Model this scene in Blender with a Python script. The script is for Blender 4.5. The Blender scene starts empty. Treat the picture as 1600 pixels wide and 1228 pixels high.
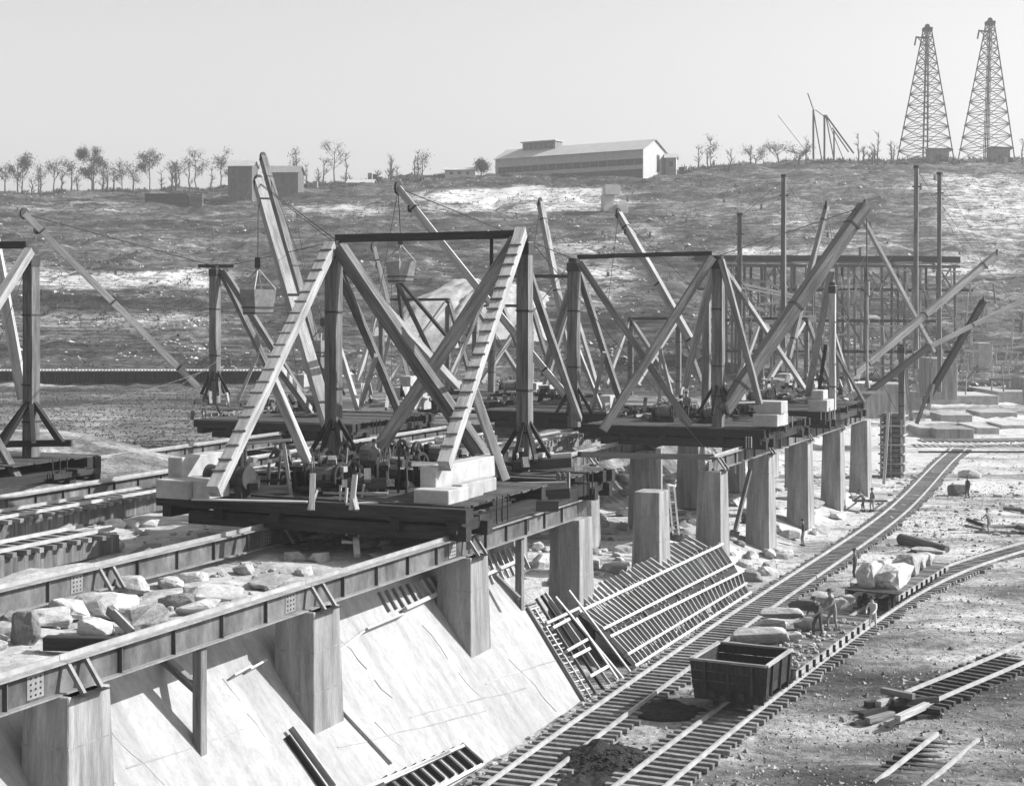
import bpy, bmesh, math, random
from mathutils import Vector, Matrix, noise
random.seed(7)
scn = bpy.context.scene
COL = scn.collection
R = math.radians
F, CX, HY, CH = 2400.0, 800.0, 487.0, 15.0      # lens scale, image centre, horizon row, eye height

# ---------------------------------------------------------------- camera, world, sun, exposure
cam = bpy.data.cameras.new('camera')
camo = bpy.data.objects.new('camera', cam); COL.objects.link(camo)
camo.location = (0, 0, CH); camo.rotation_euler = (R(90), 0, 0)
cam.sensor_fit = 'HORIZONTAL'; cam.sensor_width = 36; cam.lens = 36 * F / 1600
cam.shift_y = -(614 - HY) / 1600
cam.clip_start = 0.5; cam.clip_end = 9000
scn.camera = camo
w = bpy.data.worlds.new('World'); scn.world = w; w.use_nodes = True
nt = w.node_tree; bg = nt.nodes['Background']
sky = nt.nodes.new('ShaderNodeTexSky'); sky.sky_type = 'NISHITA'; sky.sun_disc = False
SUN_AZ, SUN_EL = R(85), R(35)
sky.sun_elevation = SUN_EL; sky.sun_rotation = SUN_AZ; sky.dust_density = 3.5; sky.air_density = 1.0
bw = nt.nodes.new('ShaderNodeRGBToBW')
gam = nt.nodes.new('ShaderNodeMath'); gam.operation = 'POWER'; gam.inputs[1].default_value = 0.7
mulw = nt.nodes.new('ShaderNodeMath'); mulw.operation = 'MULTIPLY'; mulw.inputs[1].default_value = 1.9
nt.links.new(sky.outputs[0], bw.inputs[0]); nt.links.new(bw.outputs[0], gam.inputs[0])
nt.links.new(gam.outputs[0], mulw.inputs[0]); nt.links.new(mulw.outputs[0], bg.inputs[0])
bg.inputs[1].default_value = 0.10
sl = bpy.data.lights.new('sun', 'SUN'); sl.energy = 5.0; sl.angle = R(0.5); sl.color = (1, 1, 1)
so = bpy.data.objects.new('sun', sl); COL.objects.link(so)
sdir = Vector((math.sin(SUN_AZ)*math.cos(SUN_EL), math.cos(SUN_AZ)*math.cos(SUN_EL), math.sin(SUN_EL)))
so.rotation_euler = sdir.to_track_quat('Z', 'Y').to_euler(); so.location = (60, 20, 80)
scn.view_settings.view_transform = 'Standard'; scn.view_settings.look = 'None'
scn.view_settings.exposure = 0.85; scn.view_settings.gamma = 1
scn.view_settings.use_curve_mapping = False

# ---------------------------------------------------------------- geometry helpers
def T(x, y, Y): return Vector(((x-CX)/F*Y, Y, CH-(y-HY)/F*Y))
def G(x, y, z=0.0):
    Y = (CH-z)*F/(y-HY); return T(x, y, Y)
TH = math.atan(1045/2400); SI, CO = math.sin(TH), math.cos(TH)
AL = Vector((SI, CO, 0)); PE = Vector((CO, -SI, 0))
def W(s, p, z): return Vector((-25.34, 0, 0)) + AL*s + PE*p + Vector((0, 0, z))
def SP(v):
    d = Vector((v.x+25.34, v.y, 0)); return d.dot(AL), d.dot(PE)
def smooth(a, b, x):
    t = min(1, max(0, (x-a)/(b-a))); return t*t*(3-2*t)
def slope_hit(x, y, off=0.0):
    a, b = 1.0, 300.0                                # where the line of sight meets the dam's sloping face
    def f(Y):
        v = T(x, y, Y); s, p = SP(v); return v.z - (2.7 - 1.3*p + off)
    lo, hi = 30.0, 110.0
    for _ in range(50):
        m = (lo+hi)/2
        if f(m) > 0: lo = m
        else: hi = m
    return T(x, y, lo)
def nz(x, y, z=0, s=1.0, o=3): return noise.fractal(Vector((x*s, y*s, z*s)), 1.0, 2.0, o)

# ---------------------------------------------------------------- materials (all neutral: the photograph is black and white)
MATS = {}
ALB = .72
def mat(name, lo, hi, scale=2.0, rough=.85, stretch=(1, 1, 1), bump=.15, bscale=None, rnd=.0, stain=0.0, coords='Object', speck=0.0, spec=.25, metal=0, fine=0.0):
    m = bpy.data.materials.new(name); m.use_nodes = True; t = m.node_tree; L = t.links.new; N = t.nodes.new
    b = t.nodes['Principled BSDF']; b.inputs['Roughness'].default_value = rough
    b.inputs['Specular IOR Level'].default_value = spec; b.inputs['Metallic'].default_value = metal
    tc = N('ShaderNodeTexCoord'); mp = N('ShaderNodeMapping'); mp.inputs['Scale'].default_value = stretch
    if coords == 'World':
        g = N('ShaderNodeNewGeometry'); L(g.outputs['Position'], mp.inputs[0])
    else: L(tc.outputs[coords], mp.inputs[0])
    oi = N('ShaderNodeObjectInfo')
    if coords != 'World':
        mu = N('ShaderNodeMath'); mu.operation = 'MULTIPLY'; mu.inputs[1].default_value = 40; L(oi.outputs['Random'], mu.inputs[0])
        cmb = N('ShaderNodeCombineXYZ'); [L(mu.outputs[0], cmb.inputs[i]) for i in range(3)]; L(cmb.outputs[0], mp.inputs['Location'])
    n = N('ShaderNodeTexNoise'); n.inputs['Scale'].default_value = scale; n.inputs['Detail'].default_value = 7; n.inputs['Roughness'].default_value = .65
    L(mp.outputs[0], n.inputs['Vector'])
    mr = N('ShaderNodeMapRange'); mr.inputs['From Min'].default_value = .33; mr.inputs['From Max'].default_value = .67
    mr.inputs['To Min'].default_value = lo*ALB; mr.inputs['To Max'].default_value = hi*ALB; L(n.outputs['Fac'], mr.inputs['Value'])
    out = mr.outputs[0]
    def mult(a, b2):
        q = N('ShaderNodeMath'); q.operation = 'MULTIPLY'; L(a, q.inputs[0])
        if isinstance(b2, float): q.inputs[1].default_value = b2
        else: L(b2, q.inputs[1])
        return q.outputs[0]
    if rnd:
        r = N('ShaderNodeMapRange'); r.inputs['To Min'].default_value = 1-rnd; r.inputs['To Max'].default_value = 1+rnd; L(oi.outputs['Random'], r.inputs['Value']); out = mult(out, r.outputs[0])
    if stain:
        n2 = N('ShaderNodeTexNoise'); n2.inputs['Scale'].default_value = 1.0; n2.inputs['Detail'].default_value = 5
        mp2 = N('ShaderNodeMapping'); mp2.inputs['Scale'].default_value = (1.6, 1.6, .22); L(mp.outputs[0] if coords == 'World' else tc.outputs[coords], mp2.inputs[0]); L(mp2.outputs[0], n2.inputs['Vector'])
        r = N('ShaderNodeMapRange'); r.inputs['From Min'].default_value = .42; r.inputs['From Max'].default_value = .68; r.inputs['To Min'].default_value = 1; r.inputs['To Max'].default_value = 1-stain
        L(n2.outputs['Fac'], r.inputs['Value']); out = mult(out, r.outputs[0])
    if speck:
        n3 = N('ShaderNodeTexNoise'); n3.inputs['Scale'].default_value = scale*9; n3.inputs['Detail'].default_value = 4; n3.inputs['Roughness'].default_value = .8; L(mp.outputs[0], n3.inputs['Vector'])
        r = N('ShaderNodeMapRange'); r.inputs['From Min'].default_value = .36; r.inputs['From Max'].default_value = .56; r.inputs['To Min'].default_value = 1-speck; r.inputs['To Max'].default_value = 1.05
        L(n3.outputs['Fac'], r.inputs['Value']); out = mult(out, r.outputs[0])
    cb = N('ShaderNodeCombineColor'); [L(out, cb.inputs[i]) for i in range(3)]
    L(cb.outputs[0], b.inputs['Base Color'])
    if bump:
        nb = N('ShaderNodeTexNoise'); nb.inputs['Scale'].default_value = bscale or scale*4; nb.inputs['Detail'].default_value = 8; nb.inputs['Roughness'].default_value = .7; L(mp.outputs[0], nb.inputs['Vector'])
        bu = N('ShaderNodeBump'); bu.inputs['Strength'].default_value = bump; bu.inputs['Distance'].default_value = .1; L(nb.outputs['Fac'], bu.inputs['Height']); L(bu.outputs[0], b.inputs['Normal'])
    MATS[name] = m; return m
mat('pier_concrete', .26, .48, 1.6, stretch=(2.2, 2.2, .22), bump=.5, bscale=6, stain=.4, rnd=.10, speck=.22)
mat('slope_concrete', .36, .46, .5, stretch=(1, 1, .5), bump=.5, bscale=2.4, speck=.16, stain=.22)
mat('block_concrete', .36, .54, 1.5, bump=.15, rnd=.12, stain=.15)
mat('light_timber', .30, .58, 2.4, stretch=(3, 3, .2), bump=.4, rnd=.18, stain=.4, speck=.25)
mat('mid_timber', .11, .34, 2.4, stretch=(3, 3, .2), bump=.5, rnd=.25, stain=.45, speck=.3)
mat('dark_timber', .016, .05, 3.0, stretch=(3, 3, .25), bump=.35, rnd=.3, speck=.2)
mat('plank', .42, .62, 3.0, stretch=(3, 3, .25), bump=.3, rnd=.2, speck=.12)
mat('tie_wood', .16, .32, 4.0, stretch=(1, 1, 1), bump=.5, rnd=.35, speck=.3)
mat('tie_dark', .04, .12, 4.0, bump=.5, rnd=.35, speck=.3)
mat('dark_steel', .014, .045, 1.5, rough=.6, bump=.12, rnd=.2, spec=.4)
mat('girder_steel', .035, .26, .6, rough=.65, stretch=(1, 1, .6), bump=.1, stain=.5, speck=.25, spec=.4)
mat('flange_steel', .17, .36, 1.2, rough=.6, bump=.1, rnd=.1, spec=.4, speck=.2)
mat('rail_steel', .28, .48, 2.0, rough=.45, bump=.1, rnd=.1, spec=.5)
mat('rope', .07, .10, 2.0, bump=0)
mat('rock', .30, .58, .8, bump=.7, bscale=3, rnd=.22, speck=.3)
mat('pale_rock', .40, .62, .8, bump=.6, bscale=3, rnd=.1, speck=.2)
mat('dark_rock', .14, .28, .8, bump=.7, bscale=3, rnd=.2, speck=.3)
mat('coal', .015, .06, 6, bump=.9, bscale=14, speck=.5, coords='World')
mat('rubble_top', .30, .62, .8, bump=.8, bscale=2.5, speck=.25, coords='World')
mat('pebble', .16, .42, 3, bump=0, coords='World')
mat('dark_pebble', .05, .14, 3, bump=0, coords='World')
mat('leaf', .012, .03, .6, bump=0, coords='World')
mat('brush', .03, .11, .6, bump=0, coords='World')
mat('bark', .05, .10, 3, bump=.4)
mat('corrugated_roof', .42, .52, .5, bump=.1, stain=.1)
mat('shed_wall', .36, .46, .8, bump=.1, stain=.1)
mat('white_wall', .46, .56, .8, bump=.1)
mat('dark_glass', .03, .06, 2, rough=.3, bump=0, spec=.5)
mat('grey_wall', .20, .28, .8, bump=.2, stain=.2)
mat('dark_wall', .09, .16, .8, bump=.2, stain=.3)
mat('skin', .30, .36, 3, bump=0)
mat('cloth_dark', .04, .08, 6, bump=.2)
mat('cloth_light', .38, .52, 6, bump=.2)
mat('cloth_mid', .14, .22, 6, bump=.2)

def ground_material():
    m = bpy.data.materials.new('ground_earth'); m.use_nodes = True; t = m.node_tree; L = t.links.new; N = t.nodes.new
    b = t.nodes['Principled BSDF']; b.inputs['Roughness'].default_value = .95; b.inputs['Specular IOR Level'].default_value = .1
    g = N('ShaderNodeNewGeometry')
    at = N('ShaderNodeAttribute'); at.attribute_name = 'soil'
    def no(scale, st, det=8, rg=.7):
        mp = N('ShaderNodeMapping'); mp.inputs['Scale'].default_value = st; L(g.outputs['Position'], mp.inputs[0])
        n = N('ShaderNodeTexNoise'); n.inputs['Scale'].default_value = scale; n.inputs['Detail'].default_value = det; n.inputs['Roughness'].default_value = rg; L(mp.outputs[0], n.inputs['Vector']); return n.outputs['Fac']
    def mr(i, a, b2, c, d):
        r = N('ShaderNodeMapRange'); L(i, r.inputs['Value'])
        for k, v in zip(('From Min', 'From Max', 'To Min', 'To Max'), (a, b2, c, d)): r.inputs[k].default_value = v
        return r.outputs[0]
    def op(o, a, b2):
        q = N('ShaderNodeMath'); q.operation = o
        for i, v in enumerate((a, b2)):
            if isinstance(v, (int, float)): q.inputs[i].default_value = v
            else: L(v, q.inputs[i])
        return q.outputs[0]
    big = mr(no(.055, (.35, 1.6, 2)), .38, .62, .35, 1.65)
    mid = mr(no(.35, (.45, 1, 1.5)), .36, .64, .5, 1.5)
    fine = mr(no(2.6, (.8, 1, 1), 6, .8), .36, .6, .55, 1.25)
    c = op('MULTIPLY', op('MULTIPLY', op('MULTIPLY', op('MULTIPLY', at.outputs['Fac'], .76), big), mid), fine)
    sx = N('ShaderNodeSeparateXYZ'); L(g.outputs['Position'], sx.inputs[0])
    hm_ = mr(sx.outputs['Y'], 200, 225, 0, 1)
    st = mr(no(1.0, (.10, .55, 2.2), 6, .75), .40, .60, .35, 1.55)
    st2 = mr(no(.55, (.8, 1.3, 1.6), 6, .85), .40, .60, .45, 1.45)
    mixf = N('ShaderNodeMix'); mixf.data_type = 'FLOAT'; L(hm_, mixf.inputs[0]); mixf.inputs[2].default_value = 1.0; L(op('MULTIPLY', st, st2), mixf.inputs[3])
    c = op('MULTIPLY', c, mixf.outputs[0])
    c = op('MINIMUM', c, .46)
    cb = N('ShaderNodeCombineColor'); [L(c, cb.inputs[i]) for i in range(3)]; L(cb.outputs[0], b.inputs['Base Color'])
    h = op('ADD', op('MULTIPLY', no(.7, (1, 1, 1)), 1.0), op('MULTIPLY', no(3.5, (1, 1, 1)), .3))
    bu = N('ShaderNodeBump'); bu.inputs['Strength'].default_value = .9; bu.inputs['Distance'].default_value = .45; L(h, bu.inputs['Height']); L(bu.outputs[0], b.inputs['Normal'])
    MATS['ground'] = m
ground_material()

# ---------------------------------------------------------------- object helpers
WM = {}
def _put(o, parent, M):
    if parent is not None:
        o.parent = parent; o.matrix_basis = WM[parent].inverted() @ M
    else: o.matrix_basis = M
    WM[o] = M.copy()
def thing(name, label, cat, loc=(0, 0, 0), group=None, rz=0):
    o = bpy.data.objects.new(name, None); COL.objects.link(o); o.empty_display_size = .5
    _put(o, None, Matrix.Translation(Vector(loc)) @ Matrix.Rotation(rz, 4, 'Z'))
    o['label'] = label; o['category'] = cat
    if group: o['group'] = group
    return o
def tag(o, label, cat, group=None):
    o['label'] = label; o['category'] = cat
    if group: o['group'] = group
    return o
def link(name, me, m, parent=None, M=None, kind=None):
    if m is not None and not me.materials: me.materials.append(MATS[m])
    o = bpy.data.objects.new(name, me); COL.objects.link(o); _put(o, parent, M or Matrix())
    if kind: o['kind'] = kind
    return o
def meshd(name, V, Fc, smoothf=False):
    me = bpy.data.meshes.new(name); me.from_pydata([tuple(v) for v in V], [], Fc); me.update()
    if smoothf: me.polygons.foreach_set('use_smooth', [True]*len(me.polygons))
    return me
BF = [(0, 3, 2, 1), (4, 5, 6, 7), (0, 1, 5, 4), (1, 2, 6, 5), (2, 3, 7, 6), (3, 0, 4, 7)]
def boxmesh(a, b, c, ta=1.0, tb=1.0):     # size a x b, from z=0 to c, top scaled
    a /= 2; b /= 2
    V = [(-a, -b, 0), (a, -b, 0), (a, b, 0), (-a, b, 0), (-a*ta, -b*tb, c), (a*ta, -b*tb, c), (a*ta, b*tb, c), (-a*ta, b*tb, c)]
    return V, BF
BOXC = {}
def bevel_box(a, b, c, bv):
    k = (round(a, 3), round(b, 3), round(c, 3), bv)
    bm = bmesh.new(); V, Fc = boxmesh(a, b, c); vs = [bm.verts.new(v) for v in V]; [bm.faces.new([vs[i] for i in f]) for f in Fc]
    if bv: bmesh.ops.bevel(bm, geom=bm.edges[:], offset=bv, segments=1, affect='EDGES')
    me = bpy.data.meshes.new('box'); bm.to_mesh(me); bm.free(); return me
def frame(p0, p1, up=None):
    z = (p1-p0).normalized(); up = up or Vector((0, 0, 1))
    if abs(z.dot(up)) > .995: up = PE
    x = up.cross(z).normalized(); y = z.cross(x)
    M = Matrix((x, y, z)).transposed().to_4x4(); M.translation = p0; return M
def beam(name, p0, p1, w_, d_, m, parent, bv=.0, up=None):
    """timber or bar between two points; w_ across (horizontal), d_ the other way"""
    p0, p1 = Vector(p0), Vector(p1); L = (p1-p0).length
    if L > 4.5 and w_ >= .2 and (.25 < w_ < .7):
        n = 8; V = []; ph = random.uniform(0, 6.28); am = min(.05, L*.003); a, b = w_/2, d_/2
        for i in range(n+1):
            t = i/n; ox = am*math.sin(t*3.14)*math.cos(ph)+random.uniform(-.006, .006); oy = am*math.sin(t*3.14)*math.sin(ph)+random.uniform(-.006, .006); k = 1+random.uniform(-.015, .015)
            V += [(-a*k+ox, -b*k+oy, L*t), (a*k+ox, -b*k+oy, L*t), (a*k+ox, b*k+oy, L*t), (-a*k+ox, b*k+oy, L*t)]
        Fc = [(3, 2, 1, 0), tuple(4*n+i for i in range(4))]
        for i in range(n):
            for q in range(4): r_ = (q+1) % 4; Fc.append((4*i+q, 4*i+r_, 4*i+4+r_, 4*i+4+q))
        return link(name, meshd('beam', V, Fc), m, parent, frame(p0, p1, up))
    me = bevel_box(w_, d_, L, bv) if bv else meshd('beam', *boxmesh(w_, d_, L))
    return link(name, me, m, parent, frame(p0, p1, up))
def box(name, c, sx, sy, sz, m, parent, rz=0, bv=.0):
    """box standing on point c"""
    me = bevel_box(sx, sy, sz, bv) if bv else meshd('box', *boxmesh(sx, sy, sz))
    return link(name, me, m, parent, Matrix.Translation(Vector(c)) @ Matrix.Rotation(rz, 4, 'Z'))
ARZ = -TH      # rotation that turns local y to along-track, local x to perp
def cylmesh(r, h, n=16, r2=None):
    r2 = r if r2 is None else r2; V = []; Fc = []
    for i in range(n):
        a = 2*math.pi*i/n; V.append((r*math.cos(a), r*math.sin(a), 0)); V.append((r2*math.cos(a), r2*math.sin(a), h))
    for i in range(n):
        j = (i+1) % n; Fc.append((2*i, 2*j, 2*j+1, 2*i+1))
    Fc.append(tuple(2*i for i in range(n))[::-1]); Fc.append(tuple(2*i+1 for i in range(n))); return V, Fc
def cyl(name, p0, p1, r, m, parent, n=16, r2=None):
    p0, p1 = Vector(p0), Vector(p1)
    return link(name, meshd('cyl', *cylmesh(r, (p1-p0).length, n, r2)), m, parent, frame(p0, p1))
def ringmesh(R1, R2, h, n=24, spokes=6, hub=.12):
    V = []; Fc = []
    for i in range(n):
        a = 2*math.pi*i/n; c, s = math.cos(a), math.sin(a)
        V += [(R1*c, R1*s, -h/2), (R1*c, R1*s, h/2), (R2*c, R2*s, -h/2), (R2*c, R2*s, h/2)]
    for i in range(n):
        j = (i+1) % n; a, b = 4*i, 4*j
        Fc += [(a, b, b+1, a+1), (a+2, a+3, b+3, b+2), (a+1, b+1, b+3, a+3), (a, a+2, b+2, b)]
    for k in range(spokes):
        an = 2*math.pi*k/spokes; d = Vector((math.cos(an), math.sin(an), 0)); e = Vector((-d.y, d.x, 0))*.05*R1*1.6
        o = len(V); q = h*.3
        V += [d*0-e-Vector((0, 0, q)), d*0+e-Vector((0, 0, q)), d*R2*1.01+e-Vector((0, 0, q)), d*R2*1.01-e-Vector((0, 0, q)), d*0-e+Vector((0, 0, q)), d*0+e+Vector((0, 0, q)), d*R2*1.01+e+Vector((0, 0, q)), d*R2*1.01-e+Vector((0, 0, q))]
        Fc += [tuple(o+i for i in f) for f in BF]
    v2, f2 = cylmesh(hub*R1*1.5, h*1.2, 10); o = len(V); V += [(a, b, c-h*.6) for a, b, c in v2]; Fc += [tuple(o+i for i in f) for f in f2]
    return V, Fc
def wheel(name, c, axis, R1, h, m, parent, spokes=6, rim=.8):
    c = Vector(c); a = Vector(axis).normalized()
    return link(name, meshd('wheel', *ringmesh(R1, R1*rim, h, 22, spokes)), m, parent, frame(c, c+a))
def disc(name, c, axis, R1, h, m, parent):
    c = Vector(c); a = Vector(axis).normalized()
    return cyl(name, c-a*h/2, c+a*h/2, R1, m, parent, 16)
def rope(name, pts, r, m, parent, sag=0.0):
    P = []
    for a, b in zip(pts[:-1], pts[1:]):
        a, b = Vector(a), Vector(b); k = 8 if sag else 1
        for i in range(k): t = i/k; q = a.lerp(b, t); q.z -= sag*4*t*(1-t); P.append(q)
    P.append(Vector(pts[-1])); V = []; Fc = []; n = 4
    for i, p in enumerate(P):
        d = (P[min(i+1, len(P)-1)]-P[max(i-1, 0)]).normalized(); x = d.cross(Vector((0, 0, 1)) if abs(d.z) < .95 else Vector((1, 0, 0))).normalized(); y = d.cross(x)
        for k in range(n): a = math.pi*2*k/n; V.append(p + x*math.cos(a)*r + y*math.sin(a)*r)
        if i:
            for k in range(n): j = (k+1) % n; Fc.append((n*(i-1)+k, n*(i-1)+j, n*i+j, n*i+k))
    org = WM[parent].translation if parent else P[0]
    return link(name, meshd(name, [v-org for v in V], Fc), m, parent, Matrix.Translation(org))
def joined(parts):
    V = []; Fc = []
    for M, (v, f) in parts:
        o = len(V); V += [M @ Vector(q) for q in v]; Fc += [tuple(o+i for i in g) for g in f]
    return V, Fc
def hullmesh(seed, n=20, sq=(1, .8, .6), facet=.88):
    rr = random.Random(seed); bm = bmesh.new()
    for i in range(n):
        v = Vector((rr.gauss(0, 1), rr.gauss(0, 1), rr.gauss(0, 1))).normalized()
        mx = max(abs(v.x), abs(v.y), abs(v.z)); v = v.lerp(v/mx*.85, .8) * rr.uniform(facet, 1)
        bm.verts.new((v.x*sq[0], v.y*sq[1], v.z*sq[2]))
    r = bmesh.ops.convex_hull(bm, input=bm.verts[:])
    bmesh.ops.delete(bm, geom=[g for g in r['geom_interior'] if isinstance(g, bmesh.types.BMVert)], context='VERTS')
    bmesh.ops.bevel(bm, geom=[e for e in bm.edges if len(e.link_faces) == 2 and e.calc_face_angle(0) > .35], offset=.025, segments=1, affect='EDGES')
    bmesh.ops.triangulate(bm, faces=bm.faces[:])
    for _ in range(2):
        bmesh.ops.subdivide_edges(bm, edges=[e for e in bm.edges if e.calc_length() > .22], cuts=1, use_grid_fill=True); bmesh.ops.triangulate(bm, faces=bm.faces[:])
    for v in bm.verts: v.co *= 1 + .09*noise.fractal(v.co*2.6 + Vector((seed, 0, 0)), 1.0, 2.0, 4)
    me = bpy.data.meshes.new('boulder'); bm.to_mesh(me); bm.free(); return me
ROCKS = {}
def rockmesh(k, m):
    if (k, m) not in ROCKS:
        me = hullmesh(100+k); me.materials.append(MATS[m]); ROCKS[(k, m)] = me
    return ROCKS[(k, m)]
def boulder(c, sx, sy, sz, label=None, m='rock', k=None, group=None, rz=None, sink=.25):
    k = random.randrange(12) if k is None else k
    o = bpy.data.objects.new('boulder', rockmesh(k, m)); COL.objects.link(o)
    M = Matrix.Translation(Vector(c)+Vector((0, 0, sz*(1-2*sink)*.6))) @ Matrix.Rotation(random.uniform(0, 6.28) if rz is None else rz, 4, 'Z') @ Matrix.Rotation(random.uniform(-.15, .15), 4, 'X') @ Matrix.Diagonal((sx, sy, sz/.6, 1))
    _put(o, None, M); tag(o, label, 'boulder', group); return o

# ---------------------------------------------------------------- ground
PXC = [-400, 0, 400, 700, 1000, 1300, 1600, 2000]
HILL = {200: [604, 604, 604, 606, 618, 636, 640, 640], 215: [574, 574, 576, 590, 600, 612, 625, 625], 240: [520, 522, 527, 540, 545, 572, 590, 590],
        270: [466, 470, 476, 470, 480, 520, 540, 540], 300: [440, 443, 446, 420, 440, 452, 455, 450], 340: [398, 400, 405, 380, 388, 380, 385, 380],
        380: [350, 352, 356, 344, 345, 330, 335, 335], 420: [320, 321, 322, 312, 306, 288, 290, 290], 450: [308, 308, 303, 288, 278, 262, 264, 264],
        480: [303, 303, 296, 276, 268, 252, 250, 250]}
HY_ = sorted(HILL)
def hill_z(X, Y):
    px = CX + F*X/Y; px = min(1999, max(-399, px))
    for i in range(len(PXC)-1):
        if px <= PXC[i+1]: break
    t = (px-PXC[i])/(PXC[i+1]-PXC[i]); t = t*t*(3-2*t)
    def zz(Yr): r = HILL[Yr]; return CH-((r[i]*(1-t)+r[i+1]*t)-HY)*Yr/F
    if Y >= 480: return zz(480) + min(0, -(Y-480)*.004)
    if Y <= 200: return zz(200)
    for a, b in zip(HY_[:-1], HY_[1:]):
        if Y <= b: u = (Y-a)/(b-a); return zz(a)*(1-u)+zz(b)*u
def gz(X, Y, rough=True):
    s, p = SP(Vector((X, Y, 0)))
    zv = 5.2*smooth(-13, -20, p) + 1.1*smooth(1, -3, p)*smooth(-24, -12, p)*smooth(150, 125, s)
    zv -= .5*smooth(-22, -60, p)*smooth(60, 90, Y)*0
    zv += 1.1*smooth(62, 76, Y)*smooth(92, 80, Y)*smooth(.5, -3, p)*smooth(-24, -12, p)
    zv += 3.1*math.exp(-((X+28)/9.5)**2-((Y-88)/7)**2)*smooth(-24, -28, p)
    z = zv
    if Y > 160: u = smooth(160, 205, Y); z = zv*(1-u) + hill_z(X, Y)*u
    if rough:
        a = .05 + .1*smooth(55, 120, Y) + .28*smooth(8, 13, p)*smooth(105, 80, Y)*(0 if 55 < Y < 78 and CX+F*X/Y < 1330 else 1)*smooth(0, 1, abs((CX+F*X/Y)-1480)/60 if Y < 66 else 1)
        if Y > 190: a = .15 + .9*smooth(200, 300, Y)*smooth(600, 480, Y) + .1
        z += a*nz(X, Y, 0, .12, 4)*1.2 + (.05 if Y < 190 else .3)*nz(X, Y, 5, .6, 3)
        if 205 < Y < 475: ph = (Y*.055+nz(X, Y, 3, .01)*2.0) % 1; z += 2.0*smooth(205, 240, Y)*((ph if ph < .85 else .85*(1-ph)/.15)-.42)     # small benches
    return z
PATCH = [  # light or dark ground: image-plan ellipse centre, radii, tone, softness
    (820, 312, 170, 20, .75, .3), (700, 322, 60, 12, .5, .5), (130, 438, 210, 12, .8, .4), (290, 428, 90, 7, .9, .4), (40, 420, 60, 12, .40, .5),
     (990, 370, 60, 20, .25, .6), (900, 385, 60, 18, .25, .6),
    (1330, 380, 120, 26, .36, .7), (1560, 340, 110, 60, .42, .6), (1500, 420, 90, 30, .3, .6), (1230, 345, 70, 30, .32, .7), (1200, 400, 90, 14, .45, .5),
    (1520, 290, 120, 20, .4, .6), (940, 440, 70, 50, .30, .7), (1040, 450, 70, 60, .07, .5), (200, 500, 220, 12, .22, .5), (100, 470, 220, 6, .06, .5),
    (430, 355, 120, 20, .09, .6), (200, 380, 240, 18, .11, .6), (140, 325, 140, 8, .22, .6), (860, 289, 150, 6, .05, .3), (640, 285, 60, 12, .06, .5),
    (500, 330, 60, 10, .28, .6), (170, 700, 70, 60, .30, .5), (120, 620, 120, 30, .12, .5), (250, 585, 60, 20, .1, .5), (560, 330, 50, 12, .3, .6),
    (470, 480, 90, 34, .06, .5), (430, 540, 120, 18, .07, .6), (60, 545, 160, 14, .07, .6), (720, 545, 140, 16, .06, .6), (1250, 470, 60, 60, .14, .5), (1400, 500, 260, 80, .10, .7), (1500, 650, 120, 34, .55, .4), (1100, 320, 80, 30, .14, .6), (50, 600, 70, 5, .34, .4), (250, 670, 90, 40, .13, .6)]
def soil(X, Y, z):
    if Y < 20: return .40
    px, py = CX+F*X/Y, HY+(CH-z)*F/Y
    s, p = SP(Vector((X, Y, 0)))
    if Y < 195:
        v = .56
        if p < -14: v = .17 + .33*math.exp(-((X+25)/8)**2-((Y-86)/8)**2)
        if p > 1:
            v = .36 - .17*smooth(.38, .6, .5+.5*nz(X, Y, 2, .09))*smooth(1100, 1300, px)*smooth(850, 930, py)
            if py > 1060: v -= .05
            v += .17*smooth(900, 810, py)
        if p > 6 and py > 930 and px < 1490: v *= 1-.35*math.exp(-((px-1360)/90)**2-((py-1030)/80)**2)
    else: v = .078 + .04*smooth(1000, 1500, px)
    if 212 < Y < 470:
        ph = (Y*.055+nz(X, Y, 3, .01)*2.0) % 1; k_ = smooth(.72, .80, ph)*smooth(.99, .90, ph)*smooth(-.35, .2, nz(X, Y, 6, .03)); v *= 1-.72*k_  # dark earth of cut banks, also painting in the weak relief shade of risers
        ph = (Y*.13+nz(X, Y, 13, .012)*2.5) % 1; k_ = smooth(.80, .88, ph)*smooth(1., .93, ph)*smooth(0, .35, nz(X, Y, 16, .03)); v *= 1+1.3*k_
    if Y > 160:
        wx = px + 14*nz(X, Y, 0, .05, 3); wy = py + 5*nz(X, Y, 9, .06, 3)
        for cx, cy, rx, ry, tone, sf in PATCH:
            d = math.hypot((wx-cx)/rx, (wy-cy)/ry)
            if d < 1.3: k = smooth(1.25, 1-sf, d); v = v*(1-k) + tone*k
    else:
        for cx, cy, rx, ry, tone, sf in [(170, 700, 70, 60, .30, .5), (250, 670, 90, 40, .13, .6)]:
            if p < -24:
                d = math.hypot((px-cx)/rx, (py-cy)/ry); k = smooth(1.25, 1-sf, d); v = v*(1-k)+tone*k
    return v
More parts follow.
